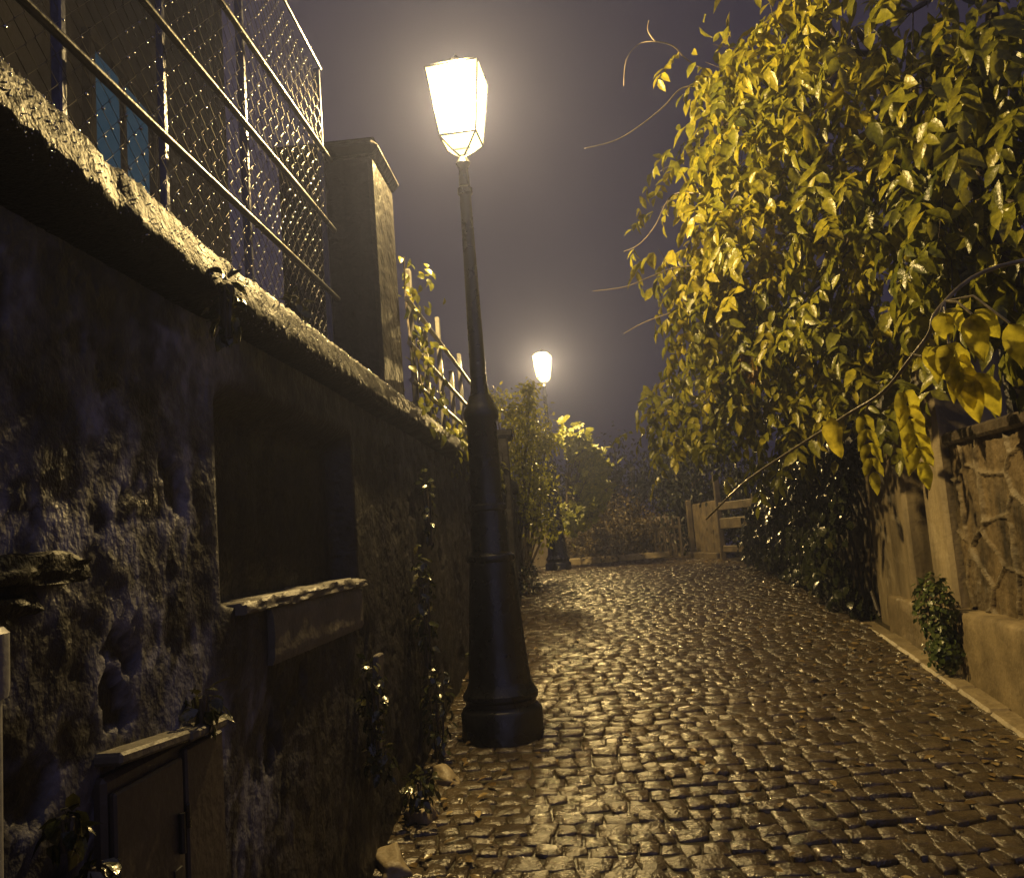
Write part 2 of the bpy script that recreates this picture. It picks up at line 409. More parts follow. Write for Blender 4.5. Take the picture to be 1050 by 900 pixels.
# pale gutter stones along the plinth and the kerb across the top of the street
kb = MB(); y = 0.0
while y < 6.35:
    l = rng.uniform(.32, .55)
    if y+l > 6.4: l = 6.4-y
    yc = y+l/2; ang = math.atan(0.107); sl = 0.162-0.013*yc
    rot = Matrix.Rotation(-ang, 3, 'Z') @ Matrix.Rotation(math.atan(sl), 3, 'X')
    kb.box((curb_x(yc, -0.065)+rng.normal(0, .004), yc, hgt(yc)-0.045+rng.normal(0, .004)), (0.115, l-.012, .13), rot, .014)
    y += l
o = kb.build('kerb', M['kerb']); tag(o, kind='structure')
kb = MB(); x = 0.5
while x < 3.4:
    l = rng.uniform(.5, .8); kb.box((x+l/2, 16.55+rng.normal(0, .01), 1.03), (l-.012, .2, .17), None, .02); x += l
o = kb.build('top_kerb', M['kerb']); tag(o, kind='structure')

# ================================================================== RETAINING WALL (uphill side)
wall = empty('retaining_wall', (wall_x(3), 3, hgt(3)), 'tall dark wet rubble stone wall with patchy pale mortar beneath the wire fence', 'stone wall')
inv = Matrix.Translation(-wall.location)
def put(o, parent):            # keep world coordinates when parenting to a moved Empty
    o.parent = parent; o.matrix_parent_inverse = Matrix.Translation(-Vector(parent.location)); return o
yy = np.concatenate([np.arange(-1.0, 0.9, .06), np.arange(0.9, 4.2, .0125), np.arange(4.2, 12.2, .04)])
zz = np.arange(-0.15, 2.101, .0135)
YY, ZZ = np.meshgrid(yy, zz, indexing='ij')
wx = YY + 0.10*(fbm(YY*6, ZZ*6, 3)-.5)*2 + .035*(fbm(YY*22, ZZ*22, 6)-.5)*2; wz = ZZ + 0.10*(fbm(YY*6, ZZ*6, 9)-.5)*2 + .035*(fbm(YY*22, ZZ*22, 7)-.5)*2
sx_ = np.where(YY > 3.2, 6.0, 5.6)
e1, cid = voronoi(wx*7.6+40, wz*8.6+20, 5)
n_big = fbm(YY*2.2+5, ZZ*2.2, 31)
stone = sstep(.03+.20*n_big, .20+.30*n_big, e1)*(cid > .14)*(.55+.45*cid)
plain = sstep(1.86, 1.96, YY)*(1-sstep(3.25, 3.6, YY))*sstep(1.22, 1.34, ZZ)        # rendered stretch with the niche
patch = np.exp(-(((YY-1.96)/.17)**2 + ((ZZ-2.0)/.11)**2))                             # smooth pale patch under the coping
stone = stone*(1-plain)
D = -0.004*stone*(0.25+1.0*cid) + 0.006*stone*sstep(.35, .8, e1) + 0.006*(fbm(YY*9, ZZ*7, 17)-.5) + 0.009*(fbm(YY*30, ZZ*30, 19, 4)-.5)*(.35+1.1*stone) + 0.03*(fbm(YY*1.5, ZZ*1.5, 27)-.5)*(YY > 2) - .012
D = D - 0.012*(cid > .9)*sstep(.1, .3, e1)*(1-plain)                                 # a few lost stones
niche = sstep(1.93, 2.10, YY)*(1-sstep(3.10, 3.13, YY))*sstep(1.445, 1.455, ZZ)*(1-sstep(1.90, 1.98, ZZ))
D = D*(1-.6*plain) - 0.09*niche
mort = (1-stone)*(.10+.95*sstep(.25, .75, fbm(YY*15, ZZ*8, 66)))*sstep(.30, .66, fbm(YY*4.2, ZZ*3.1, 61)+.11*(YY < 2.0))*(1-.75*plain)*(1-.88*sstep(1.8, 2.6, YY))*sstep(0.7, 1.3, ZZ+.25)
mort = np.clip(mort + .35*patch*plain + .25*patch, 0, 1)*(1-niche)*(1-.8*sstep(2.02, 2.1, ZZ)*(patch < .3))
X = -.80+.073*YY + D
Vw = np.stack([X, YY, ZZ], -1).reshape(-1, 3)
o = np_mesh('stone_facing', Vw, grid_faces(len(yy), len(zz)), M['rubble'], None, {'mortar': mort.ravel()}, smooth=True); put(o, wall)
b = MB(); b.box((wall_x(5.6)-0.36, 5.6, 0.97), (0.30, 13.1, 2.2), Matrix.Rotation(-math.atan(.073), 3, 'Z')); put(b.build('wall_core', M['rubble']), wall)
# coping: rough course with a broken place
prof = [(-.46, 2.10), (-.46, 2.235), (-.30, 2.244), (-.15, 2.25), (-.02, 2.25), (.005, 2.249), (.018, 2.243), (.028, 2.228), (.033, 2.21), (.039, 2.19), (.045, 2.17), (.050, 2.15), (.047, 2.128), (.02, 2.12), (-.1, 2.096)]
yc = np.concatenate([np.arange(-1, .9, .05), np.arange(.9, 4.5, .0125), np.arange(4.5, 12.2, .04)])
PV = np.array(prof); arc = np.concatenate([[0], np.cumsum(np.linalg.norm(np.diff(PV, axis=0), axis=1))])
YC, AI = np.meshgrid(yc, np.arange(len(prof)), indexing='ij'); OFF = PV[AI, 0].copy(); ZC = PV[AI, 1].copy(); AR = arc[AI]
nse = (fbm(YC*30, AR*30, 71, 3)-.5)*.004 + (fbm(YC*75, AR*75, 73, 2)-.5)*.011
front = (AI >= 4) & (AI <= 12)
OFF = OFF + np.where(front, nse, 0); ZC = ZC + np.where(AI <= 7, nse*.6, 0) + .05*np.clip((1.9-YC)/.7, 0, 1.3)
gap = np.exp(-((YC-1.47)/.035)**2)
for yj in (2.35, 3.28, 4.2, 5.15): gap = np.maximum(gap, .55*np.exp(-((YC-yj)/.014)**2))
OFF = OFF - gap*np.where((AI >= 4) & (AI <= 12), .010, 0); ZC = ZC - gap*np.where((AI >= 2) & (AI <= 6), .012, 0)
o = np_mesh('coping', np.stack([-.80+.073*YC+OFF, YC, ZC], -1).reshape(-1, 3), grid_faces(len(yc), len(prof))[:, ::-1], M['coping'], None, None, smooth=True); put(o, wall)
# beads of rain standing on the rough face and the edge of the coping
bd = MB(); ICO_V = [(0,0,-1),(.72,-.53,-.45),(-.28,-.85,-.45),(-.89,0,-.45),(-.28,.85,-.45),(.72,.53,-.45),(.28,-.85,.45),(-.72,-.53,.45),(-.72,.53,.45),(.28,.85,.45),(.89,0,.45),(0,0,1)]
ICO_F = [(0,1,2),(1,0,5),(0,2,3),(0,3,4),(0,4,5),(1,5,10),(2,1,6),(3,2,7),(4,3,8),(5,4,9),(1,10,6),(2,6,7),(3,7,8),(4,8,9),(5,9,10),(6,10,11),(7,6,11),(8,7,11),(9,8,11),(10,9,11)]
PX = -.80+.073*YC+OFF
for k in range(4600):
    iy = int(rng.integers(20, len(yc)-1)); y = yc[iy]
    if y > 6.5: continue
    j = 5+int(rng.random()*7.99) if rng.random() < .75 else 5
    if j > 6 and rng.random() < (y-1.2)/2.2: continue
    t = rng.random(); r = rng.uniform(.0010, .0028)*(1 if y > 1.8 else .75)
    c = (PX[iy, j]*(1-t)+PX[iy, j+1]*t+.001, y+rng.uniform(0, .01), ZC[iy, j]*(1-t)+ZC[iy, j+1]*t)
    bd.add([(c[0]+p[0]*r, c[1]+p[1]*r, c[2]+p[2]*r) for p in ICO_V], ICO_F)
put(bd.build('rain_drops', M['drop'], None, True), wall)
RW = Matrix.Rotation(-math.atan(.073), 3, 'Z')
def rough_block(name, y0, y1, z0, z1, proud, m, parent, seed=1, amp=.006, tilt=0.0):
    """a stone block set in the wall with uneven faces"""
    ny = max(8, int((y1-y0)/.015)); nz = max(6, int((z1-z0)/.015)); pr = [(-.12, z1)]
    pr = [(-.10, z1), (proud*.5, z1+.003), (proud-.006, z1)] + [(proud, z1-(z1-z0)*k/nz) for k in range(1, nz)] + [(proud-.006, z0), (-.10, z0)]
    ya = np.linspace(y0, y1, ny); P = np.array(pr); Y, I = np.meshgrid(ya, np.arange(len(pr)), indexing='ij')
    n = (fbm(Y*16+seed*7, I*.6, seed, 4)-.5)*2*amp
    O = P[I, 0] + n*(I > 0)*(I < len(pr)-1); Z = P[I, 1] + n*1.3*(I < 3) + tilt*(Y-y0)
    V_ = np.stack([-.80+.073*Y+O, Y, Z], -1).reshape(-1, 3); F_ = grid_faces(ny, len(pr))[:, ::-1]
    k = len(pr); n_ = len(V_)
    o = np_mesh(name, V_, [F_, np.arange(k)[None, ::1], np.arange(n_-k, n_)[None, ::-1]], m, None, None, smooth=False)
    smooth_by_angle(o, 50)
    return put(o, parent) if parent else o
rough_block('niche_sill', 2.02, 3.12, 1.425, 1.452, .022, M['sill'], wall, 3, .010)
rough_block('sill_block', 2.22, 3.10, 1.285, 1.424, .012, M['sill'], wall, 5, .004)
rough_block('projecting_stone', 0.95, 1.375, 1.535, 1.575, .03, M['coping'], wall, 8, .014)
rough_block('projecting_stone', 0.9, 1.26, 1.495, 1.525, .02, M['coping'], wall, 9, .012)

# cabinet let into the foot of the wall
cb = empty('meter_cabinet', (wall_x(1.66), 1.66, hgt(1.66)), 'low brown utility cabinet with slanted lid let into the rubble wall', 'cabinet')
b = MB(); b.box((wall_x(1.66, -.074), 1.66, .75), (.16, .42, .94), RW, .008); put(b.build('body', M['cabinet']), cb)
for y0, y1, zt in ((1.452, 1.690, 1.195), (1.704, 1.872, 1.205)):
    b = MB(); b.box((wall_x((y0+y1)/2, .013), (y0+y1)/2, (zt+.3)/2), (.014, y1-y0, zt-.3), RW, .004); d = put(b.build('door', M['cabinet']), cb)
    for zh in (zt-.12, zt-.5):
        h = MB(); h.lathe([(.006, -.022), (.007, -.02), (.007, .02), (.006, .022)], 8, (wall_x(y0, .018), y0-.002, zh)); put(h.build('hinge', M['iron']), cb)
b = MB(); b.box((wall_x(1.575, -.05), 1.575, 1.240), (.17, .25, .020), RW @ Matrix.Rotation(R(-4), 3, 'X'), .005)
b.box((wall_x(1.785, -.05), 1.785, 1.225), (.17, .165, .02), RW @ Matrix.Rotation(R(-2), 3, 'X'), .005); put(b.build('lid', M['sill']), cb)
b = MB(); b.tube([(wall_x(1.665, .026), 1.665, 1.03), (wall_x(1.665, .026), 1.665, 1.1)], .006, 8); put(b.build('handle', M['iron']), cb)
b = MB(); b.box((wall_x(1.655, .021), 1.655, .985), (.004, .03, .045), RW, .001); put(b.build('lock_plate', M['steel']), cb)
o = MB()
o.box((wall_x(3.2, .02), 3.2, 1.01), (.022, .085, .34), RW @ Matrix.Rotation(R(4), 3, 'Y'), .004)
s = o.build('wooden_slat', M['grey_wood']); tag(s, 'short grey upright board fixed to the dark wall near the lamp foot', 'board')
dp = empty('drain_pipe', (wall_x(1.20, .05), 1.20, .2), 'grey pipe rising at the foot of the rubble wall by the camera', 'pipe')
b = MB(); b.lathe([(.034, .15), (.034, 1.46)], 16, (wall_x(1.12, .02), 1.12, 0)); put(smooth_by_angle(b.build('tube', M['pipe'])), dp)
b = MB(); b.lathe([(.041, 1.40), (.043, 1.41), (.043, 1.48), (.036, 1.488)], 16, (wall_x(1.12, .02), 1.12, 0)); put(smooth_by_angle(b.build('socket', M['pipe'])), dp)

# ================================================================== WIRE FENCE on the wall
fen = empty('wire_fence', (wall_x(2.8, -.25), 2.8, 2.23), 'blue grey metal railing with rain beaded chain link mesh above the rubble wall', 'fence')
F0 = -.25
for y in (0.2, 1.0, 1.79, 2.87, 3.82):
    b = MB(); b.box((wall_x(y, F0), y, 2.99), (.026, .024, 1.55), RW, .004); put(b.build('post', M['bluesteel']), fen)
b = MB(); b.box((wall_x(2.27, F0), 2.27, 2.75), (.02, .022, 1.1), RW, .003); put(b.build('post', M['bluesteel']), fen)
for z in (2.675, 2.995, 3.325):
    b = MB(); b.tube([(wall_x(y, F0+.035), y, z+.004*math.sin(y*2)) for y in np.linspace(-.6, 3.85, 14)], .0115, 10); put(smooth_by_angle(b.build('rail', M['steel'])), fen)
b = MB(); b.tube([(wall_x(y, F0+.02), y, 3.80-.05*math.sin(max(0, y-3)*1.1)) for y in np.linspace(-.6, 3.82, 20)], .006, 8); put(smooth_by_angle(b.build('top_wire', M['steel'])), fen)
# chain link: zigzag wires, with drops hanging at the crossings
b = MB(); pitch = .034; z0, z1 = 2.30, 3.74; n = int((3.80-0.6)/pitch); m_ = int((z1-z0)/pitch)
def net_pt(i, k, front=0.0):
    y = .6+i*pitch; z = z0+k*pitch+.006*math.sin(y*4); bul = .014*math.sin(y*3)+.012*math.sin(z*5+y)
    return (wall_x(y, F0+.018+bul+front), y, z)
for i in range(n):
    b.tube([net_pt(i+(k+i) % 2, k, .0015 if (k+i) % 2 else -.0015) for k in range(m_+1)], .0010, 3)
net = put(b.build('chain_link_mesh', M['wire']), fen)
ico_v = [(0,0,-1.25),(.72,-.53,-.45),(-.28,-.85,-.45),(-.89,0,-.45),(-.28,.85,-.45),(.72,.53,-.45),(.28,-.85,.45),(-.72,-.53,.45),(-.72,.53,.45),(.28,.85,.45),(.89,0,.45),(0,0,1)]
ico_f = [(0,1,2),(1,0,5),(0,2,3),(0,3,4),(0,4,5),(1,5,10),(2,1,6),(3,2,7),(4,3,8),(5,4,9),(1,10,6),(2,6,7),(3,7,8),(4,8,9),(5,9,10),(6,10,11),(7,6,11),(8,7,11),(9,8,11),(10,9,11)]
b = MB()
for i in range(n):
    for k in range(m_+1):
        if (i+k) % 2: continue
        c = net_pt(i, k, .003); y, z = c[1], c[2]
        dens = float(fbm(np.array([y*2.6]), np.array([z*2.6]), 41)[0])
        if rng.random() < max(.10, (dens-.38)*5) or (y > 2.9 and rng.random() < .8):
            r = rng.uniform(.0026, .0055)
            b.add([(c[0]+p[0]*r, c[1]+p[1]*r, c[2]-.003+p[2]*r) for p in ico_v], ico_f)
put(b.build('rain_drops', M['drop'], None, True), fen)

# ================================================================== GATE PIER on the wall and the second railing
gp = empty('gate_pier', (wall_x(4.25, -.28), 4.25, 2.24), 'square rendered pier standing on the rubble wall beside the wire fence', 'pillar')
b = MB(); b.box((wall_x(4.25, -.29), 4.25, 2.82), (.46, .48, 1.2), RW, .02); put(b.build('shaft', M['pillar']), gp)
b = MB(); b.box((wall_x(4.25, -.29), 4.25, 3.455), (.53, .55, .07), RW, .030)
c0 = Vector((wall_x(4.25, -.29), 4.25, 3.491)); q = [RW @ Vector((sx*.25, sy*.26, 0)) + c0 for sx, sy in ((-1,-1),(1,-1),(1,1),(-1,1))]; q2 = [RW @ Vector((sx*.08, sy*.08, .07)) + c0 for sx, sy in ((-1,-1),(1,-1),(1,1),(-1,1))]
b.add(q+q2, [(0,1,5,4),(1,2,6,5),(2,3,7,6),(3,0,4,7),(4,5,6,7),(3,2,1,0)]); put(b.build('cap', M['pillar']), gp)
b = MB(); b.box((wall_x(4.25, -.29), 4.25, 2.262), (.52, .54, .05), RW, .012); put(b.build('base', M['pillar']), gp)
rl = empty('metal_railing', (wall_x(6, -.1), 6, 2.24), 'plain metal post and rail fence with creeper, beyond the rendered pier', 'railing')
for y, h in ((4.78, .85), (5.2, .6), (5.75, .82), (6.25, .55), (6.75, .78), (7.75, .75), (8.8, .72)):
    b = MB(); b.box((wall_x(y, -.06), y, 2.24+h/2), (.03, .045, h), RW, .005); put(b.build('post', M['pale']), rl)
for z in (2.42, 2.62, 2.86):
    b = MB(); b.tube([(wall_x(y, -.035), y, z) for y in np.linspace(4.55, 8.9, 9)], .014, 10); put(smooth_by_angle(b.build('rail', M['pale'])), rl)

# house behind the fence
hs = empty('house', (-3.2, 4, 2.06), 'dark rendered house behind the wire fence with one window glowing blue', 'house')
b = MB(); b.box((-6.2, 3.9, 5.5), (6, 12.6, 7.2)); put(b.build('wall', M['plaster']), hs)
b = MB(); b.box((-6.2, 3.9, 9.17), (6.7, 13.2, .16), None, .03)
b.add([(-9.4,-2.6,9.26),(-2.95,-2.6,9.26),(-2.95,10.4,9.26),(-9.4,10.4,9.26),(-6.2,-.5,11.2),(-6.2,8.3,11.2)], [(0,1,4),(1,2,5,4),(2,3,5),(3,0,4,5),(3,2,1,0)]); put(b.build('roof', M['pillar']), hs)
for yc_, zc_, lit in ((7.25, 5.1, True), (4.2, 5.3, False), (1.2, 5.3, False), (4.2, 2.95, False), (7.25, 2.95, False)):
    b = MB()
    for dy in (-.62, .62): b.box((-3.175, yc_+dy, zc_), (.10, .09, 1.5), None, .01)
    for dz in (-.73, .73): b.box((-3.17, yc_, zc_+dz), (.12, 1.33, .08), None, .01)
    b.box((-3.175, yc_, zc_), (.06, .05, 1.38), None, .006)
    w = put(b.build('window', M['plaster']), hs)
    p = MB(); p.box((-3.192, yc_, zc_), (.008, 1.15, 1.38)); pn = p.build('pane', M['bluewin'] if lit else M['iron'])
    pn.parent = w; pn.matrix_parent_inverse = w.matrix_parent_inverse.copy(); pn.matrix_parent_inverse = Matrix.Identity(4)
    if lit: w['label'] = 'window glowing pale blue'

# second pier, dark, beyond the lamp
gp2 = empty('panelled_pier', (-.21, 8.5, hgt(8.5)), 'dark panelled stone pier beyond the near lamp post', 'pillar')
b = MB(); b.box((-.22, 8.62, hgt(8.5)+.80), (.36, .38, 1.66), None, .015); sh = put(b.build('shaft', M['pillar']), gp2)
b = MB(); b.box((-.22, 8.62, hgt(8.5)+1.665), (.46, .48, .07), None, .015); put(b.build('cap', M['pillar']), gp2)
b = MB()
for k in range(7): b.box((-.22, 8.425, hgt(8.5)+.28+k*.19), (.24, .03, .13), None, .01)
put(b.build('panel', M['pillar']), gp2)

# ================================================================== STREET LAMPS
def make_lamp():
    root = empty('street_lamp', (0, 0, 0))
    b = MB(); pr = [(.205, -.08), (.205, .115), (.196, .13), (.178, .145), (.178, .165), (.190, .18), (.190, .20), (.172, .225), (.158, .26), (.145, .42), (.130, .62), (.117, .80), (.113, .845)]
    b.lathe(pr, 16); put(smooth_by_angle(b.build('base', M['iron']), 32), root)
    b = MB(); b.lathe([(.113, .842), (.124, .85), (.127, .862), (.124, .876), (.108, .885), (.098, .90), (.090, 1.10)], 20)
    b.lathe([(.090, 1.10), (.099, 1.108), (.099, 1.13), (.086, 1.14), (.082, 1.18), (.078, 1.56), (.090, 1.58), (.092, 1.61), (.078, 1.64), (.055, 1.70)], 20)
    put(smooth_by_angle(b.build('collar', M['iron']), 32), root)
    b = MB(); b.lathe([(.050, 1.69), (.043, 1.75), (.031, 2.72), (.031, 2.78), (.040, 2.79), (.040, 2.82), (.031, 2.83), (.025, 2.93), (.04, 2.96), (.025, 2.99)], 20)
    put(smooth_by_angle(b.build('shaft', M['iron']), 32), root)
    # lantern: four tapered panes in a thin frame, small tray below, glazed hip roof above
    z0, z1, z2 = 3.09, 3.455, 3.51; r0, r1, r2 = .098, .142, .07
    tw = R(-9)
    def cr(r, k): a = tw + math.pi/4 + k*math.pi/2; return Vector((r*1.414*math.cos(a), r*1.414*math.sin(a), 0))
    b = MB()
    for k in range(4):
        A, B, Cc = cr(r0, k)+Vector((0,0,z0)), cr(r1, k)+Vector((0,0,z1)), cr(r2, k)+Vector((0,0,z2))
        b.tube([A, B], .0055, 6); b.tube([B, Cc], .0055, 6)
        A2, B2, C2 = cr(r0, k+1)+Vector((0,0,z0)), cr(r1, k+1)+Vector((0,0,z1)), cr(r2, k+1)+Vector((0,0,z2))
        b.tube([A, A2], .0065, 6); b.tube([B, B2], .006, 6); b.tube([Cc, C2], .006, 6)
        b.tube([A, cr(.05, k)+Vector((0,0,z0-.055)), Vector((0,0,z0-.10))], .0055, 6)
    fr = put(b.build('lantern_frame', M['iron']), root)
    for k in range(4):
        A, A2 = cr(r0, k)+Vector((0,0,z0)), cr(r0, k+1)+Vector((0,0,z0)); B, B2 = cr(r1, k)+Vector((0,0,z1)), cr(r1, k+1)+Vector((0,0,z1)); C1, C2 = cr(r2, k)+Vector((0,0,z2)), cr(r2, k+1)+Vector((0,0,z2))
        p = MB(); p.add([A, A2, B2, B], [(0,1,2,3)]); put(p.build('pane', M['pane']), fr).matrix_parent_inverse = Matrix.Identity(4)
        p = MB(); p.add([B, B2, C2, C1], [(0,1,2,3)]); put(p.build('roof_pane', M['pane']), fr).matrix_parent_inverse = Matrix.Identity(4)
        p = MB(); p.add([A, A2, cr(.05, k+1)+Vector((0,0,z0-.055)), cr(.05, k)+Vector((0,0,z0-.055))], [(3,2,1,0)]); put(p.build('tray_pane', M['pane']), fr).matrix_parent_inverse = Matrix.Identity(4)
    b = MB(); b.lathe([(.075, 3.51), (.08, 3.518), (.05, 3.532), (.028, 3.545), (.03, 3.552), (.012, 3.565), (.003, 3.585)], 16); put(smooth_by_angle(b.build('finial', M['iron'])), root)
    b = MB(); b.lathe([(.01, 3.20), (.035, 3.22), (.048, 3.28), (.046, 3.36), (.03, 3.42), (.01, 3.43)], 14); put(smooth_by_angle(b.build('bulb', M['bulb']), 80), root)
    return root
LAMP_W = 600.0
lamp = make_lamp()
lamp2 = copy_tree(lamp)
for o, x, y, z, lb in ((lamp, -.151, 4.5, .60, 'nearest tall black cast iron lamp post, lit, standing against the rubble wall'), (lamp2, .581, 14.0, 1.0, 'farther lit black lamp post at the top of the street among yellow leaves')):
    o.location = (x, y, z); tag(o, lb, 'street lamp', 'lit street lamps')
    l = bpy.data.lights.new('lamp_light', 'POINT'); l.energy = LAMP_W*(1.45 if o is lamp2 else 1); l.color = LAMPC; l.shadow_soft_size = .045
    lo = bpy.data.objects.new('lamp_light', l); lo.location = (0, 0, 3.32); lo.parent = o; col.objects.link(lo)

# ================================================================== RIGHT SIDE: plinth, polygonal stone wall, piers
RC = Matrix.Rotation(-math.atan(.107), 3, 'Z')
pl = MB()
ny = 90; ya = np.linspace(-1, 6.22, ny); pr = [(.0, -.3), (.0, .90), (.004, .962), (.012, .978), (.03, .985), (.10, .985), (.22, .985)]
P = np.array(pr); Y, I = np.meshgrid(ya, np.arange(len(pr)), indexing='ij')
nz_ = (fbm(Y*6, I*.8, 5)-.5)*.022
endr = np.clip((Y-6.02)/.2, 0, 1); O = P[I, 0]+nz_+.12*(1-np.sqrt(np.maximum(0, 1-endr**2)))
Vp = np.stack([1.80+.107*Y+O, Y, P[I, 1]+nz_*(I > 2)], -1).reshape(-1, 3)
o = np_mesh('low_plinth', Vp, grid_faces(ny, len(pr))[:, ::-1], M['plinth'], None, None, True)
tag(o, 'low ochre cement plinth running along the foot of the polygonal stone wall', 'low wall')

sw = empty('garden_wall', (curb_x(3, .2), 3, .98), 'ochre garden wall of polygonal stones with raised mortar joints', 'stone wall')
yy = np.concatenate([np.arange(0.5, 3.2, .05), np.arange(3.2, 4.97, .009)]); zz = np.arange(.90, 1.90, .010); YY, ZZ = np.meshgrid(yy, zz, indexing='ij')
wy = YY+.04*(fbm(YY*5, ZZ*5, 2)-.5)*2; wz = ZZ+.04*(fbm(YY*5, ZZ*5, 8)-.5)*2
e1, cid = voronoi(wy*3.5+13, wz*3.4+7, 77)
rw = .016+.028*fbm(YY*6, ZZ*6, 44)
ridge = (1-sstep(rw, rw+.035, e1))*sstep(.22, .36, fbm(YY*3.5, ZZ*3.5, 91))
D = .018*ridge + .012*(cid-.5) + .018*(fbm(YY*9, ZZ*9, 13)-.5)*(1-ridge) + .010*(fbm(YY*34, ZZ*34, 14, 3)-.5)
X = 1.80+.107*YY + .13 - D
o = np_mesh('stone_facing', np.stack([X, YY, ZZ], -1).reshape(-1, 3), grid_faces(len(yy), len(zz))[:, ::-1], M['polystone'], None, {'mortar': (ridge*.6).ravel()}, True); put(o, sw)
b = MB(); b.box((curb_x(2.7, .36), 2.7, .95), (.30, 4.5, 1.86), RC); put(b.build('wall_core', M['polystone']), sw)
b = MB(); b.box((curb_x(2.7, .30), 2.7, 1.925), (.42, 4.5, .07), RC, .015); put(b.build('coping', M['bark']), sw)

def pier(name, label, y0, y1, off, top, seed):
    r = empty(name, (curb_x((y0+y1)/2, off+.2), (y0+y1)/2, .8)); tag(r, label, 'pillar')
    b = MB(); yc_ = (y0+y1)/2; b.box((curb_x(yc_, off+.21), yc_, (top+.4)/2), (.42, y1-y0, top-.4), RC, .025); put(b.build('shaft', M['pier']), r)
    b = MB(); b.box((curb_x(yc_, off+.21), yc_, top+.04), (.52, y1-y0+.1, .08), RC, .02); put(b.build('cap', M['pier']), r)
    return r
pier('gate_pier', 'broad ochre gate pier with leaf shadows, beside the dark ivy', 5.62, 6.42, .06, 2.55, 1)
pier('gate_pier', 'narrow ochre gate pier between the dark slot and polygonal stone wall', 4.98, 5.30, .075, 2.45, 2)
gd = empty('garden_gate', (curb_x(5.46, .3), 5.46, .8), 'dark recessed timber gate between the two ochre piers', 'gate')
b = MB(); b.box((curb_x(5.46, .32), 5.46, 1.55), (.05, .31, 1.7), RC, .008); put(b.build('leaf_panel', M['bark']), gd)
for z in (1.3, 2.1):
    b = MB(); b.box((curb_x(5.46, .286), 5.46, z), (.02, .29, .09), RC, .006); put(b.build('crossbar', M['bark']), gd)

# wall carrying the ivy
b = MB(); b.box((curb_x(8.6, .34), 8.6, 1.45), (.30, 4.1, 1.5), RC, .02)
o = b.build('boundary_wall', M['polystone']); tag(o, 'old boundary wall almost hidden beneath the dark ivy', 'stone wall')
ls = LeafSet()
for k in range(5200):
    y = rng.uniform(6.45, 10.7); t = rng.random()
    top = 2.15+.25*math.sin(y*1.7)+.15*math.sin(y*4.1)+rng.normal(0, .12); z = hgt(y)-.02+(top-hgt(y))*rng.random()**.9
    bulge = .28*math.sin(math.pi*min(1, max(0, (z-hgt(y))/(top-hgt(y)+.01)))**.7) + .14*float(fbm(np.array([y*2.4]), np.array([z*2.4]), 55)[0])
    p = np.array([curb_x(y, .14-bulge+rng.normal(0, .05)), y, z])
    d = np.array([rng.normal(-.35, .3), rng.normal(0, .5), -1+rng.normal(0, .35)])
    u = np.array([-1, -.35+rng.normal(0, .4), .45+rng.normal(0, .4)])
    s = rng.uniform(.05, .095); ls.add(p, d, u, s, s*.95, rng.beta(2, 3.2)*.8 + .25*(rng.random() < .08))
for k in range(500):
    y = rng.uniform(6.5, 10.6); p = np.array([curb_x(y, rng.uniform(.1, .5)), y, 2.1+.25*math.sin(y*1.7)+rng.uniform(-.1, .25)])
    s = rng.uniform(.05, .095); ls.add(p, rng.normal(0, 1, 3)+[0,0,-.4], np.array([-.4, -.4, 1])+rng.normal(0, .4, 3), s, s*.95, rng.beta(2, 3))
iv = empty('ivy', (curb_x(9, 0), 9, hgt(9)), 'thick dark glossy ivy covering the boundary wall right beside the road', 'ivy')
put(ls.build('foliage', M['ivy'], None, .1, .25), iv)
b = MB()
for k in range(16):
    y = 6.6+k*.255; pts = [(curb_x(y+.1*math.sin(j+k), .10-.03*j*.3), y+.12*math.sin(j*1.3+k), hgt(y)+j*.2) for j in range(7)]
    b.tube(pts, [.016-.0015*j for j in range(7)], 6)
put(b.build('stem', M['bark']), iv)

# ================================================================== BIG OVERHANGING TREE
def limb(b, p0, p1, r0, r1, wob=.1, n=8, sag=0.0):
    p0 = np.array(p0); p1 = np.array(p1); pts = []
    for i in range(n):
        t = i/(n-1); q = p0*(1-t)+p1*t + np.array([0, 0, sag*math.sin(math.pi*t)])
        if 0 < i < n-1: q = q+rng.normal(0, wob/n*1.6, 3)
        pts.append(q)
    b.tube(pts, [r0+(r1-r0)*i/(n-1) for i in range(n)], 8); return pts
CL = [(1.43,5.00,4.32),(1.33,5.20,4.12),(1.50,4.80,3.79),(1.22,5.40,3.87),(1.32,5.30,3.50),(1.25,5.80,3.32),(1.46,5.00,3.46),(1.63,4.60,3.96),(1.73,4.60,3.45),(1.66,5.20,3.22),(1.80,4.80,3.01),(1.95,4.40,3.72),(1.99,4.40,3.18),(2.12,4.20,3.34),(2.12,4.00,3.69),(2.26,3.90,3.33),(2.25,3.80,3.66),(1.86,4.20,3.98),(1.52,4.50,4.28),(1.19,6.00,3.11),(1.36,5.80,3.17),(1.54,5.80,2.96),(1.71,5.50,2.87),(1.90,5.20,2.71),(1.49,6.20,2.85),(1.42,7.50,2.72),(1.35,8.00,2.54),(1.64,7.50,2.45),(1.67,6.80,2.66),(1.80,6.20,2.54),(1.97,7.50,2.34),(1.94,5.80,2.39),(1.99,5.20,2.46),(2.15,7.00,2.26),(2.02,4.60,2.77),(2.16,4.20,2.88),(2.23,3.80,2.83),(2.22,3.80,2.47)]
tr = empty('overhanging_tree', (4.0, 6.6, .9), 'large tree with yellow green compound leaves overhanging the road from the garden', 'tree')
TB = MB(); limb(TB, (4.0, 6.6, .7), (3.7, 6.3, 3.2), .17, .12, .1); put(smooth_by_angle(TB.build('trunk', M['bark'])), tr)
BR = MB(); ls = LeafSet()
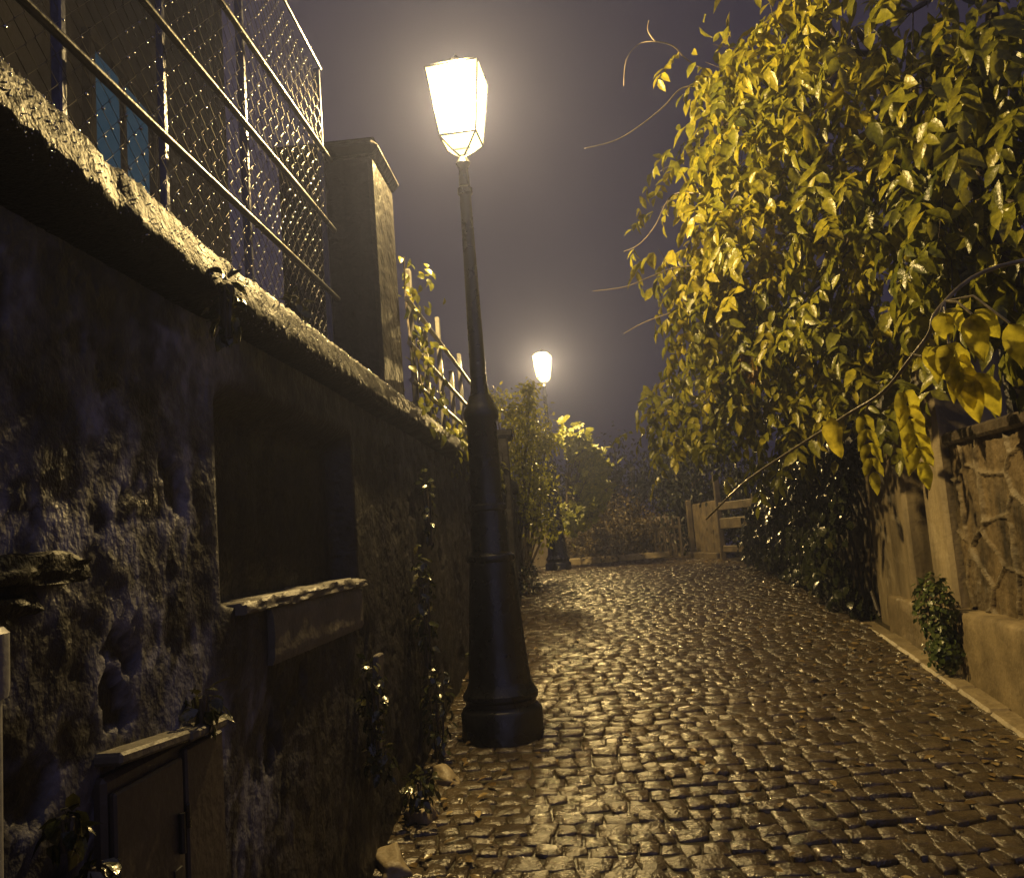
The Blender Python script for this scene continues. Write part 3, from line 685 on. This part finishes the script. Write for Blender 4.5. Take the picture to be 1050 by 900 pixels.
hubs = [np.array(limb(BR, (3.7, 6.3, 3.1), q, .085, .03, .25, 9)[-1]) for q in ((2.4, 5.0, 4.2), (2.5, 4.6, 3.5), (2.6, 5.8, 3.4), (2.5, 7.2, 2.9), (2.7, 4.3, 4.3), (3.3, 7.5, 4.6))]
for ci, c in enumerate(CL):
    c = np.array(c)+np.array([.13, 0, 0]); h = min(hubs, key=lambda q: np.linalg.norm(q-c))
    pts = limb(BR, h, c, .026, .007, .25, 7, .10)
    big = c[1] < 4.5
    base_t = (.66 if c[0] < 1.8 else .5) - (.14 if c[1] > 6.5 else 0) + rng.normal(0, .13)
    for s in range(30):
        ls.add(c+rng.normal(0, 1, 3)*np.array([.15, .25, .17]), np.array([rng.normal(-.2, .5), rng.normal(-.1, .5), -1+rng.normal(0, .4)]), rng.normal(0, .5, 3)+[-.6, -.4, .5], *(lambda q: (q, q*rng.uniform(.45, .62)))(rng.uniform(.07, .165)), base_t+rng.normal(0, .17))
    for s in range(20):
        p = c + rng.normal(0, 1, 3)*np.array([.14, .23, .16])
        d = np.array([rng.normal(-.3, .6), rng.normal(-.15, .6), rng.normal(-.6, .4)])
        if s % 3 == 0: BR.tube([pts[rng.integers(3, 7)], p], [.004, .002], 4)
        sc = rng.uniform(.8, 1.25)*(1.25 if big else 1.05)
        spray(ls, p, d, .26*sc, int(rng.integers(3, 6)), .098*sc, .046*sc, base_t+rng.normal(0, .16), .6)
# sparser, deeper leaves behind the bright ones
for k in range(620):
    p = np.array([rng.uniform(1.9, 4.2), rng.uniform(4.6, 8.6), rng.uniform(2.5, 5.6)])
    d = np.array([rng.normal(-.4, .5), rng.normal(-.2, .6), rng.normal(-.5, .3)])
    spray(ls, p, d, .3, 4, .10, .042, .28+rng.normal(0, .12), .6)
def curve(b, ks, r0, r1):
    ks = [Vector(k) for k in ks]; pts = []
    for i in range(len(ks)-1):
        p0 = ks[max(i-1, 0)]; p1 = ks[i]; p2 = ks[i+1]; p3 = ks[min(i+2, len(ks)-1)]
        for j in range(5):
            t = j/5; pts.append(.5*((2*p1)+(p2-p0)*t+(2*p0-5*p1+4*p2-p3)*t*t+(3*p1-p0-3*p2+p3)*t**3))
    pts.append(ks[-1]); n_ = len(pts); b.tube(pts, [r0+(r1-r0)*i/(n_-1) for i in range(n_)], 6); return pts
TW = MB()
for ks in (((1.43,5.2,4.32),(1.27,5.20,4.44),(1.17,5.10,4.48),(1.04,5.00,4.46),(0.94,5.00,4.45),(0.84,4.90,4.30),(0.81,4.90,4.14)),
           ((1.42,5.2,4.25),(1.23,5.20,4.26),(1.07,5.10,4.09),(0.89,5.00,3.93),(0.73,4.90,3.81),(0.54,4.80,3.73)),
           ((1.4,5.8,3.3),(1.18,5.80,3.29),(0.99,5.70,3.21),(0.81,5.60,3.13),(0.59,5.50,3.09)),
           ((1.32,5.3,3.6),(1.14,5.40,3.65),(0.99,5.30,3.42),(0.88,5.30,3.31),(0.78,5.30,3.27)),
           ((1.4,5.9,3.1),(1.19,6.00,3.04),(0.98,6.00,2.98),(0.83,6.00,2.91)),
           ((1.04,5.0,4.46),(1.0,4.98,4.52),(1.01,4.97,4.58))):
    curve(TW, ks, .0055, .0022)
spray(ls, (.86,5.3,3.31), (-.4,-.2,-.6), .1, 2, .08, .034, .6); spray(ls, (1.10,5.4,3.62), (-.3,0,-.9), .16, 2, .10, .05, .6)
put(TW.build('twigs', M['twig']), tr)
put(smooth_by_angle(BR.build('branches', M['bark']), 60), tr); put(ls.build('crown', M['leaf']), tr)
ls = LeafSet()                                                                # the one orange spray
for k in range(7): spray(ls, np.array([1.71, 6.0, 2.66])+rng.normal(0, .05, 3), (-.2, -.4, -.7), .16, 4, .075, .04, rng.uniform(.2, .9), .5)
cr_ = put(ls.build('orange_foliage', M['orange']), tr); cr_['label'] = 'orange autumn spray'

# hanging runner with big leaves near the viewer
vn = empty('vine_runner', (1.11, 2.2, 2.05), 'long arching vine stem with big drooping yellow green leaves nearest the viewer', 'vine')
b = MB()
curve(b, ((1.9,2.3,2.22),(1.5,2.22,2.18),(1.24,2.2,2.14),(1.11,2.20,2.05),(1.08,2.20,1.99),(1.05,2.25,1.94),(1.01,2.35,1.87),(0.96,2.50,1.83),(0.92,2.70,1.79),(0.87,2.85,1.75),(0.79,3.00,1.69),(0.72,3.10,1.62),(0.68,3.20,1.57)), .0062, .0035)
for p, q in (((1.05,2.25,1.95),(1.06,2.2,1.93)),((.99,2.4,1.85),(.985,2.42,1.83))): b.tube([p, q], .003, 5)
for q in ((1.09,2.15,2.03),(1.14,2.10,2.01),(1.17,2.00,1.96),(1.10,2.15,1.95)): b.tube([(1.13,2.2,2.07), ((1.13+q[0])/2, (2.2+q[1])/2, 2.055), q], .0032, 5)
put(smooth_by_angle(b.build('stem', M['stem']), 60), vn)
def big_leaf(p, d, u, l, w, t, fold=.12, curl=.2):
    """one large leaf blade with an outline of many points, a folded midrib and a wavy margin"""
    p = np.array(p, float); d = unit(np.array(d, float)); s = unit(np.cross(d, np.array(u, float))); u = np.cross(s, d); n_ = 11; V_ = []; F_ = []
    ph = rng.uniform(0, 6)
    for i in range(n_):
        a = i/(n_-1); hw = w*.5*(math.sin(math.pi*a**.72)**.85)*(1 if a < 1 else 0)+.0004
        for j, k in enumerate((-1, -.5, 0, .5, 1)):
            wav = .11*w*math.sin(a*13+ph+k*2)*abs(k)
            V_.append(p+d*a*l+s*k*hw+u*(abs(k)*hw*fold*3-curl*l*a*a+wav))
    for i in range(n_-1):
        for j in range(4): F_.append((i*5+j, i*5+j+1, (i+1)*5+j+1, (i+1)*5+j))
    return V_, F_, t
def leaf_obj(items, m, parent):
    V_ = []; F_ = []; T_ = []
    for vs, fs, t in items:
        n_ = len(V_); V_ += list(vs); F_ += [tuple(i+n_ for i in f) for f in fs]; T_ += [t]*len(vs)
    return put(np_mesh('leaf', V_, np.array(F_), m, None, {'tint': T_}, True), parent)
def compound(p, d, n_, l, ll, lw, t):
    out = []; p = np.array(p, float); d = unit(np.array(d, float)); s = unit(np.cross(d, (0, 1, 0.2)))
    for k in range(n_+1):
        q = p+d*l*k/n_
        for sd in ((-1, 1) if k < n_ else (0,)):
            dd = unit(d*.7+s*sd*.75+np.array([0, -.1, -.5])+rng.normal(0, .08, 3))
            out.append(big_leaf(q, dd, (-.35+.3*sd, -.9, .35), ll*rng.uniform(.85, 1.1), lw*rng.uniform(.9, 1.1), t+rng.normal(0, .06)))
    return out
leaf_obj([big_leaf((.935,2.55,1.835), (.02,-.05,-1), (-.75,-.7,.1), .125, .058, .85)], M['vine'], vn)
leaf_obj(compound((.985,2.44,1.82), (.03,-.05,-1), 4, .16, .06, .026, .3), M['vine'], vn)
leaf_obj(compound((1.04,2.30,1.86), (.10,-.06,-1), 5, .19, .075, .036, .55), M['vine'], vn)
leaf_obj([big_leaf((1.065,2.2,1.955), (.35,-.1,-.75), (-.5,-.8,.3), .10, .05, .6), big_leaf((1.085,2.18,1.955), (-.15,-.1,-.9), (-.5,-.8,.3), .10, .04, .55)], M['vine'], vn)
leaf_obj(compound((1.10,2.15,1.95), (.22,-.05,-1), 3, .10, .085, .04, .62) + [big_leaf((1.122,2.14,1.87), (.15,-.05,-1), (-.5,-.85,.2), .125, .06, .72), big_leaf((1.15,2.13,1.87), (.35,-.05,-1), (-.5,-.85,.2), .12, .055, .68)], M['vine'], vn)
leaf_obj([big_leaf((1.09,2.15,2.03), (.1,-.05,-1), (-.6,-.7,.4), .075, .05, .6), big_leaf((1.10,2.15,2.035), (.6,-.05,-.6), (-.4,-.7,.6), .08, .05, .55)], M['vine'], vn)
leaf_obj([big_leaf((1.14,2.10,2.01), (.05,-.05,-1), (-.6,-.75,.3), .12, .06, .6), big_leaf((1.15,2.10,2.02), (.5,-.1,-.8), (-.6,-.75,.4), .09, .05, .5)], M['vine'], vn)
leaf_obj([big_leaf((1.17,2.0,1.96), (.25,-.05,-1), (-.6,-.75,.3), .12, .06, .6)], M['vine'], vn)

# small climbing bush by the plinth
def tuft(name, label, cat, c, rx, ry, rz, n_, ll, lw, m, tmean, group=None, stem=True):
    r = empty(name, tuple(c), label, cat, group); ls = LeafSet(); c = np.array(c, float)
    for k in range(n_):
        v = unit(rng.normal(0, 1, 3))*rng.uniform(.45, 1)**.6; p = c+v*np.array([rx, ry, rz])
        ls.add(p, v*.6+rng.normal(0, .45, 3)+[0, 0, -.5], v*np.array([1, 1, .5])+[0, 0, .6]+rng.normal(0, .25, 3), ll*rng.uniform(.7, 1.2), lw*rng.uniform(.8, 1.2), tmean+rng.normal(0, .2))
    put(ls.build('foliage', m, None, .12, .2), r)
    if stem:
        b = MB()
        for k in range(4): b.tube([(c[0]+rx*.2*math.cos(k*1.6), c[1]+ry*.2*math.sin(k*1.6), c[2]-rz), (c[0]+rx*.5*math.cos(k*1.6), c[1]+ry*.5*math.sin(k*1.6), c[2]+rz*.5)], [.006, .003], 5)
        put(b.build('stem', M['bark']), r)
    return r
bu = tuft('climbing_bush', 'small leafy green bush climbing over the ochre plinth', 'bush', (2.24, 4.9, 1.02), .10, .15, .17, 420, .036, .032, M['green'], .55)
ls = LeafSet()
for k in range(330):
    v = unit(rng.normal(0, 1, 3)); p = np.array([2.24, 4.86, .80])+v*np.array([.09, .13, .14])*rng.uniform(.5, 1)
    ls.add(p, rng.normal(0, .5, 3)+[-.3, 0, -.6], v+[-.4, -.4, .5], rng.uniform(.025, .042), .030, .4+rng.normal(0, .15))
put(ls.build('lower_foliage', M['green'], None, .1, .2), bu)

# ================================================================== top of the street, right: gate posts, fence panels, dark bush
def rect_thing(name, label, cat, boxes, m):
    r = empty(name, boxes[0][1], label, cat)
    for pn, c, s, rz in boxes:
        b = MB(); b.box(c, s, Matrix.Rotation(rz, 3, 'Z'), .012); put(b.build(pn, m), r)
    return r
r = rect_thing('timber_gate', 'pale timber gate with tall post and two rails beyond the ivy', 'gate',
           [('post', (2.96, 13.0, 1.62), (.085, .085, 1.30), -.1), ('post', (3.22, 11.95, 1.45), (.08, .08, .95), -.1), ('top_rail', (3.09, 12.48, 1.80), (.05, 1.04, .12), .245), ('lower_rail', (3.09, 12.48, 1.55), (.05, 1.04, .16), .245), ('lower_rail', (3.10, 12.48, 1.18), (.05, 1.04, .10), .245)], M['wood'])
fb = [('panel', (3.0+.03*k, 14.9-.22*k, 1.50+.004*k), (.03, .225, .82), .13) for k in range(5)] + [('post', (2.94, 15.15, 1.5), (.09, .09, .98), 0), ('base_beam', (2.98, 14.4, 1.06), (.14, 1.5, .10), .13)]
rect_thing('plank_fence', 'short weathered plank fence at the top of the street beside the timber gate', 'fence', fb, M['wood'])
fb = [('paling', (2.62+.05*k, 17.2-.28*k, 1.38), (.035, .10, .70), .18) for k in range(6)] + [('rail', (2.74, 16.5, 1.55), (.03, 1.6, .06), .18)]
rect_thing('picket_fence', 'farthest short dark paling fence under the dark bush', 'fence', fb, M['bark'])

def bush_tree(name, label, cat, c, rad, n_cl, n_leaf, ll, lw, m, tmean, trunk_h=None, group=None, seed=0):
    r = empty(name, (c[0], c[1], hgt(c[1])-.05), label, cat, group); ls = LeafSet(); c = np.array(c, float); rad = np.array(rad, float)
    b = MB(); base = np.array([c[0], c[1], hgt(c[1])-.1]); fork = np.array([c[0], c[1], max(hgt(c[1])+.3, c[2]-rad[2]*.8)])
    tr_r = .035+.045*float(rad.max()); limb(b, base, fork, tr_r, tr_r*.75, .08, 6)
    for k in range(n_cl):
        v = unit(rng.normal(0, 1, 3))*rng.uniform(.25, 1)**.5; q = c+v*rad
        limb(b, fork, q, tr_r*.35, .008, .2, 6)
        cr = rad*.28*rng.uniform(.7, 1.3); lt = tmean+rng.normal(0, .14)
        for j in range(n_leaf//n_cl):
            w_ = rng.normal(0, 1, 3)*.6; p = q+w_*cr
            ls.add(p, w_*.5+rng.normal(0, .4, 3)+[0, 0, -.55], unit(w_+[0, 0, .7])+rng.normal(0, .35, 3), ll*rng.uniform(.7, 1.2), lw*rng.uniform(.8, 1.2), lt+rng.normal(0, .12))
    put(smooth_by_angle(b.build('trunk', M['bark']), 60), r); put(ls.build('crown', m, None, .12, .2), r)
    return r
bush_tree('evergreen_bush', 'dense dark rounded evergreen bush at the top of the street by the palings', 'bush', (3.35, 16.4, 2.25), (.95, .8, 1.1), 44, 4200, .09, .05, M['dleaf'], .25)
bush_tree('evergreen_bush', 'low dark bush filling the gap between the timber gate and plank fence', 'bush', (3.75, 14.2, 1.7), (.65, .6, .75), 26, 1800, .09, .05, M['dleaf'], .25)
bush_tree('tree', 'tall dark tree rising behind the timber gate and the ivy', 'tree', (5.6, 12.8, 3.0), (1.5, 1.6, 1.5), 40, 3200, .12, .06, M['dleaf'], .25)
bush_tree('tree', 'dark tree behind the far fence at the end of the street', 'tree', (2.6, 21, 2.3), (1.8, 1.5, 1.2), 40, 3600, .14, .07, M['dleaf'], .3)
bush_tree('tree', 'dark leafy tree closing the street behind the gnarled shrubs', 'tree', (0.2, 22, 2.2), (2.0, 1.6, 1.3), 40, 3600, .14, .07, M['dleaf'], .3)
bush_tree('tree', 'dark tree behind the ochre piers and polygonal wall', 'tree', (4.6, 4.6, 3.4), (1.5, 1.6, 1.5), 36, 2600, .13, .06, M['dleaf'], .25)
# gnarled shrubs behind the kerb
def gnarled(c, h, seed, label):
    r = empty('gnarled_shrub', (c[0], c[1], 1.0), label, 'shrub', 'gnarled shrubs behind the top kerb'); b = MB(); ls = LeafSet(); g = np.random.default_rng(seed)
    def rec(p, d, l, rad, lev):
        pts = [p]; q = np.array(p, float)
        for i in range(5):
            d = unit(d+g.normal(0, .30, 3)); q = q+d*l/5; pts.append(q.copy())
        b.tube(pts, [rad*(1-.09*i) for i in range(6)], 7)
        if lev == 0:
            for k in range(34):
                w_ = g.normal(0, .17, 3); ls.add(q+w_, w_+g.normal(0, .1, 3)+[0,0,-.05], w_+[0,0,.15]+g.normal(0, .08, 3), g.uniform(.05, .09), g.uniform(.03, .045), .75+g.normal(0, .2))
            return
        for k in range(3): rec(q, unit(d*.7+g.normal(0, .6, 3)+[0, 0, .25]), l*.72, rad*.62, lev-1)
    for k in range(3): rec(np.array([c[0], c[1], 1.0]), unit(np.array([math.cos(k*2.1+seed)*.7, .3*math.sin(k*2.1+seed), 1.0])), h*.42, .055, 3)
    put(smooth_by_angle(b.build('trunk', M['twig']), 60), r); put(ls.build('crown', M['brown'], None, .1, .2), r)
gnarled((1.55, 17.3), 1.2, 3, 'left gnarled bare limbed shrub behind the pale top kerb')
gnarled((2.25, 17.5), 1.15, 8, 'right gnarled bare limbed shrub beside the dark evergreen bush')
# low wall behind shrubs
b = MB(); b.box((1.6, 18.9, 1.35), (4.2, .25, .9), None, .03); o = b.build('low_wall', M['pier']); tag(o, 'low pale wall behind the gnarled shrubs across the end of street', 'wall')

# yellow maple by the far lamp and shrub on its left
mp = empty('maple', (.48, 15.1, 1.0), 'young yellow maple beside the far lamp post, brightly lit from above', 'tree'); ls = LeafSet(); b = MB()
limb(b, (.48, 15.1, .95), (.85, 14.8, 2.2), .035, .02); limb(b, (.85, 14.8, 2.2), (.95, 14.6, 3.0), .02, .008)
for k in range(95):
    t = rng.random(); c = np.array([.90+.40*math.sin(t*3.1)+rng.normal(0, .10), 14.6+rng.normal(0, .2), 3.2-1.5*t+rng.normal(0, .10)])
    if k % 2 == 0: b.tube([(.85, 14.8, 1.6+1.0*rng.random()), c], [.01, .004], 5)
    for j in range(8):
        a0 = rng.uniform(0, 6.28); p = c+rng.normal(0, .07, 3); nrm = unit(np.array([-.4, -.75, .55])+rng.normal(0, .35, 3)); t1 = unit(np.cross(nrm, (0, 0, 1.0))); t2 = np.cross(nrm, t1)
        for q in range(5):                                              # palmate: five lobes
            a = a0+(q-2)*.62; dd = t1*math.cos(a)+t2*math.sin(a)
            ls.add(p, dd, nrm, .13*(1-.14*abs(q-2)), .06, .5+rng.normal(0, .2))
put(b.build('trunk', M['bark']), mp); put(ls.build('crown', M['maple'], None, .08, .12), mp)
sh = empty('garden_shrub', (.05, 11.2, 1.0), 'leafy yellow green shrub above the panelled pier, left of far lamp', 'shrub'); ls = LeafSet(); b = MB()
for c, rr in (((-.20,10.9,3.30), .13), ((0.0,10.9,3.15), .17), ((.20,10.9,3.05), .2), ((.27,10.9,3.42), .09), ((.25,10.9,3.24), .1), ((.34,10.9,2.75), .22), ((.12,10.9,2.80), .2), ((.45,11.0,2.75), .13), ((.16,10.9,2.45), .2), ((.30,11.0,2.2), .22), ((-.05,11,2.6), .22), ((.1, 11, 2.0), .25), ((.3, 11, 1.7), .22)):
    limb(b, (.05, 11.2, .95), c, .02, .006, .15, 6)
    for j in range(int(1500*rr)):
        w_ = rng.normal(0, .6, 3); p = np.array(c)+w_*rr
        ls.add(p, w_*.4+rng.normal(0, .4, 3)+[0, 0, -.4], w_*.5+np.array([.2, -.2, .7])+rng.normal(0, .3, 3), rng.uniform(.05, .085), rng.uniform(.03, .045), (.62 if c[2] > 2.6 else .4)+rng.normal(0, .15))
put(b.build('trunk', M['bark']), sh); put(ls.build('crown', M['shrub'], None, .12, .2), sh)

# creeper on the second railing and plants rooted in the walls
cp = empty('creeper', (wall_x(5.5, 0), 5.5, 2.25), 'pale leafy creeper climbing the railing between the pier and lamp post', 'creeper'); ls = LeafSet(); b = MB()
for y0, zt, n_ in ((4.62, 3.1, 100), (4.9, 2.7, 55), (5.3, 2.45, 40), (5.9, 2.38, 40), (6.5, 2.35, 40), (7.0, 2.4, 40), (7.6, 2.4, 40)):
    pts = [(wall_x(y0, -.04)+.02*math.sin(j), y0+.05*math.sin(j*1.7), 2.18+(zt-2.18)*j/6) for j in range(7)]
    st = MB(); st.tube(pts, .006, 5); put(st.build('stem', M['twig']), cp)
    for k in range(n_):
        z = rng.uniform(2.14, zt); p = np.array([wall_x(y0, rng.normal(.0, .05)), y0+rng.normal(0, .12), z])
        ls.add(p, np.array([.3, -.3, -.8])+rng.normal(0, .4, 3), np.array([.7, -.4, .5])+rng.normal(0, .4, 3), rng.uniform(.04, .07), rng.uniform(.03, .05), .35+rng.normal(0, .22))
for k in range(150):
    y = rng.uniform(5.4, 8.4); p = np.array([wall_x(y, rng.uniform(-.02, .10)), y, rng.uniform(2.0, 2.3)])
    ls.add(p, np.array([.4, -.2, -.8])+rng.normal(0, .3, 3), np.array([.8, -.4, .5])+rng.normal(0, .4, 3), rng.uniform(.04, .07), .045, .4+rng.normal(0, .2))
put(ls.build('foliage', M['leaf'], None, .12, .2), cp)

PL = 'small plants rooted in the wall'
for c, r3, n_, lb in (((wall_x(1.30, .03), 1.30, 1.19), (.02, .03, .03), 26, 'tiny weed growing from the rubble left of the cabinet, highest of three'),
                  ((wall_x(1.38, .03), 1.38, 1.10), (.02, .03, .025), 26, 'tiny weed close to the left edge of the cabinet, middle of three'),
                  ((wall_x(1.33, .03), 1.33, 0.99), (.02, .03, .03), 26, 'tiny weed low on the rubble left of the cabinet, lowest of three'),
                  ((wall_x(1.85, .07), 1.85, 2.10), (.025, .03, .075), 46, 'little fern hanging below the coping above the pale patch'),
                  ((wall_x(2.62, -.02), 2.62, 2.29), (.03, .05, .06), 40, 'little sprig growing on top of the coping'),
                  ((wall_x(1.78, .02), 1.78, 1.27), (.03, .03, .035), 30, 'tiny clump growing on the cabinet lid'),
                  ((wall_x(3.02, .05), 3.02, 1.05), (.04, .05, .16), 80, 'small plant trailing below the sill beside the grey board'),
                  ((wall_x(3.05, .05), 3.05, .85), (.05, .05, .06), 50, 'small plant tuft below the trailing plant near the grey board'),
                  ((wall_x(4.15, .06), 4.15, .80), (.07, .12, .22), 130, 'leafy weed clump on the wall just left of the near lamp base'),
                  ((wall_x(4.0, .06), 4.0, 1.30), (.05, .14, .28), 130, 'ivy like tuft on the wall left of the near lamp collar'),
                  ((wall_x(4.35, .04), 4.35, 1.75), (.04, .12, .20), 60, 'sparse tuft high on the wall below the coping near the lamp'),
                  ((wall_x(3.55, .08), 3.55, .62), (.07, .14, .07), 80, 'ground weed at the wall foot in front of the near lamp'),
                  ((wall_x(5.6, .12), 5.6, .85), (.10, .3, .15), 160, 'weeds at the wall foot just behind the near lamp'),
                  ((wall_x(9.6, .16), 9.6, 1.1), (.14, .5, .2), 260, 'weeds along the verge before the far lamp')):
    tuft('wall_plant', lb, 'plant', c, *r3, n_, .042, .026, M['green'] if rng.random() < .0 else M['ivy'], .55, PL, stem=True)
# pale stones at the foot of the wall
for k, (y, off, s, lb) in enumerate(((3.62, .10, .10, 'pale ochre stone at the wall foot, nearer the lamp'), (3.18, .07, .09, 'rounded ochre stone at the wall foot, nearest the camera'), (3.95, .14, .07, 'small ochre stone close beside the lamp base'))):
    import bmesh
    me = bpy.data.meshes.new('loose_stone'); bm = bmesh.new(); bmesh.ops.create_icosphere(bm, subdivisions=3, radius=s)
    for v in bm.verts: q = Vector([math.copysign(abs(c_/s)**.55, c_)*s for c_ in v.co]); v.co = Vector((q.x*.55, q.y*1.1, q.z*.6))*(1+.22*math.sin(v.co.x*47+k*2)*math.sin(v.co.y*51+v.co.z*33+k))
    bm.to_mesh(me); bm.free(); me.materials.append(M['kerb']); o = bpy.data.objects.new('loose_stone', me); o.location = (wall_x(y, off-.03), y, hgt(y)+.0); o.rotation_euler = (.2*k, -.3+.2*k, .4*k); col.objects.link(o)
    me.polygons.foreach_set('use_smooth', [True]*len(me.polygons))
    tag(o, lb, 'stone', 'stones at the wall foot')

# fallen leaves on the road
ls = LeafSet()
for k in range(1000):
    y = rng.uniform(2.2, 14)
    e = rng.random(); off = rng.exponential(.35)
    x = curb_x(y, -.16-off) if e < .6 else (wall_x(y, .12+rng.exponential(.25)) if e < .8 else rng.uniform(wall_x(y, .1), curb_x(y, -.2)))
    sl = .162-.013*min(y, 12.4); a = rng.uniform(0, 6.28); d = np.array([math.cos(a), math.sin(a), sl*math.sin(a)])
    s = rng.uniform(.02, .06); ls.add(np.array([x, y, hgt(y)+.016]), d, np.array([0, -sl, 1.0])+rng.normal(0, .15, 3), s, s*.55, rng.beta(1.4, 2.2))
o = ls.build('fallen_leaves', M['litter'], None, .1, .1); tag(o, 'wet fallen leaves scattered over the setts', 'leaf litter', kind='stuff')

# ================================================================== AIR, SKY, CAMERA
b = MB(); b.box((0, 25, 8.5), (140, 140, 24)); 
hz = b.build('haze', bpy.data.materials.new('night_haze')); tag(hz, 'damp night air', 'haze', kind='stuff')
m = hz.data.materials[0]; m.use_nodes = True; nt = m.node_tree; nt.nodes.clear()
ou = nt.nodes.new('ShaderNodeOutputMaterial'); pv = nt.nodes.new('ShaderNodeVolumePrincipled')
pv.inputs['Color'].default_value = (.48, .54, 1.0, 1); pv.inputs['Density'].default_value = .0082; pv.inputs['Anisotropy'].default_value = .68
nt.links.new(pv.outputs[0], ou.inputs['Volume'])

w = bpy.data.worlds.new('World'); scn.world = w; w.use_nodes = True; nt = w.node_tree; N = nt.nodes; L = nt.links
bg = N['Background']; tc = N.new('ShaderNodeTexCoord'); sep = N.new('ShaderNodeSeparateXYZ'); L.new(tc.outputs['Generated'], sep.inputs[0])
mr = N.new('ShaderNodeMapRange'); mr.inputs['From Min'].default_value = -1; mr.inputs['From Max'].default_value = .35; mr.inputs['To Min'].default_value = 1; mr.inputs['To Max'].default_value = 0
L.new(sep.outputs['Y'], mr.inputs['Value'])                              # sky brightened behind the viewer, added as fill light for the wall
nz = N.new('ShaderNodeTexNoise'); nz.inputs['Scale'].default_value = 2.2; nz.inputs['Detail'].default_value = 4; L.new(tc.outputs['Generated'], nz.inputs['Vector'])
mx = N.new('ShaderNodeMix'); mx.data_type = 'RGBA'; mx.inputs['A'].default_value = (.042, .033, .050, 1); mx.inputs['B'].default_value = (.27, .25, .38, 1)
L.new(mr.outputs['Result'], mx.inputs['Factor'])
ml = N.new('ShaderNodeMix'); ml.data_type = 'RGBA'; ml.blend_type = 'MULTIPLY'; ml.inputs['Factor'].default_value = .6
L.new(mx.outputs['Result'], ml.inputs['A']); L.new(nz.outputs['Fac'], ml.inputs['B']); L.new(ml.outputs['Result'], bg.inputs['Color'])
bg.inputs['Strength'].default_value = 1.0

cam = bpy.data.cameras.new('camera'); co = bpy.data.objects.new('camera', cam); col.objects.link(co); scn.camera = co
cam.sensor_fit = 'HORIZONTAL'; cam.sensor_width = 36; cam.lens = 36*900/1050; cam.clip_start = .05; cam.clip_end = 400
co.matrix_world = Matrix.Translation((0, 0, 1.55)) @ Matrix.Rotation(math.pi/2+R(6.5), 4, 'X') @ Matrix.Rotation(R(-4.3), 4, 'Z')
scn.view_settings.view_transform = 'Standard'; scn.view_settings.look = 'None'; scn.view_settings.exposure = 0.12; scn.view_settings.gamma = 1
scn.view_settings.use_curve_mapping = False
c = scn.cycles; c.use_denoising = True
try: c.denoiser = 'OPENIMAGEDENOISE'
except Exception: pass
c.max_bounces = 5; c.diffuse_bounces = 2; c.glossy_bounces = 2; c.transmission_bounces = 3; c.volume_bounces = 0; c.transparent_max_bounces = 12
c.sample_clamp_indirect = 4; c.sample_clamp_direct = 0; c.caustics_reflective = False; c.caustics_refractive = False
scn.render.threads_mode = 'AUTO'
